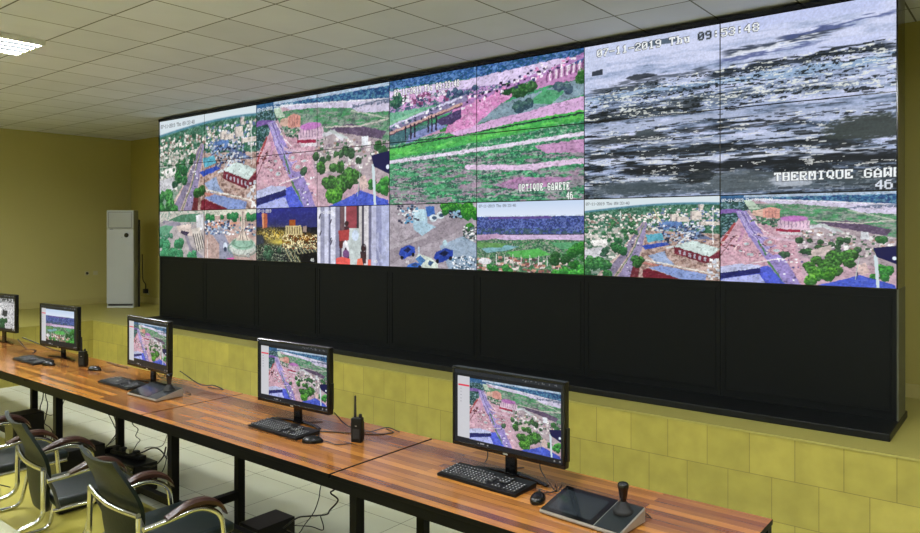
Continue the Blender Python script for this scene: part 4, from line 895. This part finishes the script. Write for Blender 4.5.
# ------------------------------------------------------------------ computer cases under the desk
def make_pc(loc, rz, dims, label):
    w, d, h = dims
    t = empty('computer_case', loc, rz, label, 'computer', 'black computer boxes under the desk')
    bm = B(); bx(bm, -w/2, w/2, -d/2, d/2, .008, h, .005); obj('case', bm, 'black_plastic', t)
    bm = B(); bx(bm, -w/2+.01, w/2-.01, -d/2-.004, -d/2, .02, h-.012, .0015, 1); fp = obj('front_panel', bm, 'gloss_black', t)
    bm = B(); lathe(bm, [(.008, 0), (.008, .002)], 12)
    for v in bm.verts: v.co = Vector((v.co.x+w/2-.03, -d/2-.004-v.co.z, v.co.y+h-.04))
    obj('power_button', bm, 'silver', fp)
    for sx in (-1, 1):
        for sy in (-1, 1):
            bm = B(); lathe(bm, [(.012, 0), (.012, .0078)], 10, (sx*(w/2-.03), sy*(d/2-.03))); obj('foot', bm, 'rubber', t)
    return t
make_pc((-3.42, 2.535, 0), rad(0), (.175, .25, .205), 'black box on the floor under the desk below the right table joint')
make_pc((-5.115, 2.60, 0), rad(0), (.46, .17, .205), 'black box with tangled cables on top, left of the chair backs')
make_pc((-5.02, 2.19, 0), rad(2), (.17, .30, .40), 'tall black tower behind the middle armchair arm')
make_pc((-6.27, 2.34, 0), rad(2), (.17, .22, .40), 'tall black tower under the far left of the desk')
# power strip on the box
ps = empty('power_strip', (-5.14, 2.60, .2055), rad(8), 'black power strip lying among cables on the under-desk box', 'power strip')
bm = B(); bx(bm, -.17, .17, -.028, .028, 0, .032, .005); obj('body', bm, 'black_plastic', ps)
for k in range(4):
    bm = B(); bx(bm, -.13+k*.075-.018, -.13+k*.075+.018, -.02, .02, .033, .06, .004); obj('plug', bm, 'rubber' if k != 2 else 'white_plastic', ps, label='white plug' if k == 2 else None)

# ------------------------------------------------------------------ loose cables
def cable(pts, r, label, m='cable_black', name='cable'):
    bm = B(); base = Vector(pts[0])
    tube(bm, [p-base for p in smoothpath(pts, 7)], r, 6)
    o = obj(name, bm, m, None, 60, label, 'cable', 'loose cables around the desk'); o.location = base
    return o
zt = DZ+.003
cable([(-2.80, 2.45, .68), (-2.863, 2.45, .54), (-2.878, 2.45, .475), (-2.917, 2.45, .394), (-2.99, 2.45, .31), (-3.06, 2.46, .24), (-3.2, 2.5, .21)], .0028, 'straight thin black cable falling from the right table joint to the box')
cable([(-2.72, 2.49, .68), (-2.79, 2.49, .54), (-2.835, 2.49, .50), (-2.79, 2.50, .47), (-2.84, 2.49, .41), (-2.87, 2.49, .38), (-2.99, 2.48, .345), (-3.09, 2.48, .31), (-3.22, 2.49, .22)], .0045, 'twisted double black cable right of the box under the right joint')
cable([(-2.96, 2.53, .336), (-2.937, 2.53, .29), (-2.96, 2.54, .26), (-3.06, 2.55, .25), (-3.2, 2.55, .22)], .0028, 'thin black cable tail looping beside the box under the right joint')
cable([(-4.90, 2.5, .68), (-4.89, 2.5, .52), (-4.805, 2.5, .485), (-4.835, 2.5, .433), (-4.778, 2.5, .415), (-4.88, 2.53, .36), (-5.0, 2.56, .27)], .0028, 'thin wavy cable hanging above the cable-topped box')
cable([(-5.02, 2.52, .26), (-4.85, 2.5, .30), (-4.738, 2.5, .341), (-4.62, 2.5, .39), (-4.544, 2.5, .40), (-4.481, 2.5, .385), (-4.40, 2.48, .37)], .005, 'thick black cable arching from the box to the desk leg')
cable([(-4.62, 2.45, .40), (-4.553, 2.45, .421), (-4.453, 2.45, .44), (-4.392, 2.45, .465), (-4.35, 2.45, .52), (-4.2, 2.4, .68)], .003, 'thin grey-black cable rising to the desk just left of the leg', 'cable_grey')
cable([(-4.87, 2.56, .20), (-4.607, 2.5, .27), (-4.519, 2.5, .324), (-4.469, 2.5, .373), (-4.41, 2.48, .44)], .005, 'black cable climbing from behind the cable-topped box')
cable([(-4.80, 2.56, .12), (-4.607, 2.5, .19), (-4.519, 2.5, .235), (-4.469, 2.5, .288), (-4.444, 2.5, .339), (-4.35, 2.46, .45)], .003, 'lowest thin black cable curving up beside the leg')
cable([(-5.45, 2.5, .68), (-5.232, 2.5, .60), (-5.143, 2.5, .52), (-5.095, 2.5, .428), (-5.172, 2.5, .344), (-5.29, 2.5, .26)], .004, 'black cable loop left of the third leg pair')
cable([(-5.40, 2.44, .68), (-5.171, 2.44, .59), (-5.025, 2.44, .493), (-4.985, 2.44, .417), (-5.13, 2.44, .321), (-5.25, 2.46, .27)], .003, 'second black cable hanging left of the third leg pair')
cable([(-6.36, 2.52, .68), (-6.334, 2.52, .49), (-6.296, 2.52, .423), (-6.334, 2.52, .312), (-6.354, 2.52, .26), (-6.258, 2.52, .245), (-6.20, 2.52, .21), (-6.30, 2.55, .13), (-6.4, 2.6, .004)], .004, 'black cable hanging between the two far left legs')
cable([(-6.24, 2.47, .68), (-6.258, 2.47, .50), (-6.315, 2.47, .396), (-6.277, 2.47, .31), (-6.22, 2.48, .15), (-6.3, 2.5, .004)], .004, 'tangled black cable between the two far left legs')
cable([(-5.60, 2.38, .68), (-5.676, 2.39, .581), (-5.761, 2.39, .485), (-5.918, 2.39, .423), (-6.15, 2.42, .41)], .003, 'thin black cable strung across past the second front leg')
cable([(-6.9, 1.75, .004), (-6.3, 1.9, .004), (-5.95, 2.0, .004), (-5.75, 2.05, .004)], .004, 'thin dark cable lying on the yellow floor at the left')
cable([(-6.4, 1.78, .004), (-5.9, 1.85, .004), (-5.7, 1.95, .004), (-5.85, 2.0, .004), (-5.95, 1.92, .004)], .004, 'dark cable curl on the yellow floor beside the left chair')
cable([(-4.15, 2.45, .01), (-4.05, 2.40, .02), (-3.98, 2.46, .03), (-4.08, 2.53, .02), (-4.2, 2.5, .02), (-4.1, 2.44, .03), (-4.0, 2.52, .02)], .006, 'bundle of black cable on the floor seen between the chair arms')
cable([(-3.0, 2.66, .98-.13), (-2.96, 2.72, zt+.02), (-2.84, 2.76, zt), (-2.74, 2.80, zt+.03), (-2.70, 2.86, zt)], .003, 'black cable drooping below the monitor beside the radio')
cable([(-3.05, 2.60, zt), (-2.9, 2.68, zt), (-2.78, 2.74, zt), (-2.72, 2.83, zt), (-2.80, 2.86, zt)], .003, 'black cable between that monitor and the desk edge')
cable([(-1.60, 2.70, zt), (-1.58, 2.62, zt), (-1.68, 2.66, zt+.06), (-1.70, 2.70, zt+.10)], .0025, 'thin black cable behind the nearest mouse')
cable([(-2.0, 2.70, zt+.10), (-2.0, 2.71, zt+.04), (-2.02, 2.70, zt)], .0025, 'short thin cable dropping behind the nearest monitor')
cable([(-4.62, 2.70, zt+.12), (-4.50, 2.78, zt+.03), (-4.40, 2.82, zt+.03), (-4.35, 2.86, zt), (-4.5, 2.84, zt)], .004, 'black cable curl right of the middle monitor')
cable([(-4.9, 2.66, zt+.10), (-4.85, 2.70, zt+.04), (-4.8, 2.7, zt+.09)], .003, 'small cable loop under the middle monitor')
cable([(-6.0, 2.86, zt), (-5.80, 2.84, zt), (-5.62, 2.84, zt)], .004, 'dark cable along the desk edge behind the left radio')
cable([(-7.45, 2.76, zt+.08), (-7.2, 2.82, zt+.03), (-6.95, 2.84, zt), (-6.82, 2.86, zt)], .005, 'black cable trailing right of the leftmost monitor')
cable([(-7.5, 2.74, zt+.06), (-7.25, 2.72, zt), (-7.1, 2.74, zt), (-6.95, 2.66, zt)], .005, 'second black cable curling right of the leftmost monitor')
cable([(-8.84, 5.0, 2.2), (-8.90, 4.98, 2.05), (-8.905, 4.98, 1.85), (-8.90, 4.98, 1.7), (-8.84, 5.0, 1.6)], .012, 'black cable bulging from the left side of the video wall')

# ------------------------------------------------------------------ standing air conditioner
ac = empty('air_conditioner', (-10.60, 5.25, LZ), rad(38.7), 'tall white floor-standing air conditioner in the corner of the ledge', 'air conditioner')
w, h, dd = .40, 1.44, .15
bm = B(); bx(bm, -w/2, w/2, 0, dd, .0, h, .012, 3); obj('body', bm, 'ac_side', ac, 35)
bm = B(); bx(bm, -w/2+.002, w/2-.002, -.018, -.0005, .06, 1.16, .006, 2); fp = obj('front_panel', bm, 'ac_white', ac, 35)
bm = B(); bx(bm, -w/2+.002, w/2-.002, -.018, -.0005, 1.165, h-.004, .006, 2)
obj('outlet_cover', bm, 'ac_white', ac, 35)
bm = B()
for q in ((-w/2+.03, w/2-.03, 1.18, 1.184), (-w/2+.03, w/2-.03, h-.034, h-.03), (-w/2+.03, -w/2+.034, 1.184, h-.034), (w/2-.034, w/2-.03, 1.184, h-.034)): bx(bm, q[0], q[1], -.0195, -.018, q[2], q[3])
obj('cover_groove', bm, 'grey_metal', ac)
bm = B(); lathe(bm, [(.034, 0), (.034, .004), (.028, .006)], 24)
for v in bm.verts: v.co = Vector((v.co.x+.095, -.0185-v.co.z, v.co.y+1.07))
obj('dial', bm, 'gloss_black', ac, label='round black display')
bm = B(); bx(bm, -.15, -.10, -.0195, -.018, 1.155, 1.162); obj('badge', bm, 'ac_dark', ac, label='small dark badge')
bm = B(); bx(bm, .025, .031, -.0195, -.018, 1.035, 1.045); obj('indicator', bm, 'ac_dark', ac)
bm = B(); bx(bm, -w/2+.005, w/2-.005, -.012, -.0005, .0, .028, .003); obj('foot_panel', bm, 'ac_white', ac)
bm = B(); bx(bm, -w/2+.02, w/2-.02, -.006, -.0005, .03, .058); obj('bottom_grille', bm, 'ac_dark', ac)
bm = B(); tube(bm, [(w/2+.022, dd-.03, .002), (w/2+.022, dd-.03, 1.3)], .014, 10); obj('gap_shade', bm, 'rubber', ac)  # dark tube standing in for the shaded gap behind the unit
# wall outlets
def outlet(loc, rz, label, hole=True):
    t = empty('wall_socket', loc, rz, label, 'socket', 'wall sockets')
    bm = B(); bx(bm, -.034, .034, -.01, 0, -.032, .032, .003); obj('plate', bm, 'white_plastic', t)
    bm = B(); lathe(bm, [(.02, 0), (.02, .003)], 20)
    for v in bm.verts: v.co = Vector((v.co.x, -.0105-v.co.z, v.co.y))
    obj('socket_hole', bm, 'rubber' if hole else 'white_plastic', t)
    return t
outlet((XL, 5.17, 1.165), rad(90), 'wall socket with dark round hole left of the air conditioner')
outlet((XL, 5.30, 1.165), rad(90), 'plain wall socket plate nearest the air conditioner', False)
outlet((-10.95, YB, .845), 0, 'low wall socket in the corner behind the air conditioner', False)
pl = empty('power_plug', (-10.95, YB-.0165, .852), 0, 'black plug and lead hanging behind the air conditioner', 'plug')
bm = B(); bx(bm, -.035, .035, -.06, 0, -.01, .06, .012, 3); obj('plug_body', bm, 'rubber', pl, 40)
bm = B(); tube(bm, smoothpath([(0, -.03, .055), (.02, -.04, .13), (-.04, -.05, .2), (-.09, -.03, .35), (-.1, -.03, .6)]), .008, 8); obj('lead', bm, 'rubber', pl, 60)

# ------------------------------------------------------------------ camera, world
cam = bpy.data.cameras.new('camera'); co = bpy.data.objects.new('camera', cam); C.objects.link(co)
co.location = (0, 0, 1.848)
cam.sensor_width = 36; cam.lens = 726.6/920*36; cam.shift_y = -37.5/920; cam.clip_start = .05
fwd = Vector((-.6241, .7815, 0)).normalized(); co.rotation_euler = fwd.to_track_quat('-Z', 'Y').to_euler()
sc = bpy.context.scene; sc.camera = co
wd = bpy.data.worlds.new('world'); sc.world = wd; wd.use_nodes = True
wd.node_tree.nodes['Background'].inputs['Color'].default_value = (.02, .02, .02, 1)
sc.view_settings.view_transform = 'Standard'; sc.view_settings.look = 'None'; sc.view_settings.gamma = 1; sc.view_settings.exposure = 0
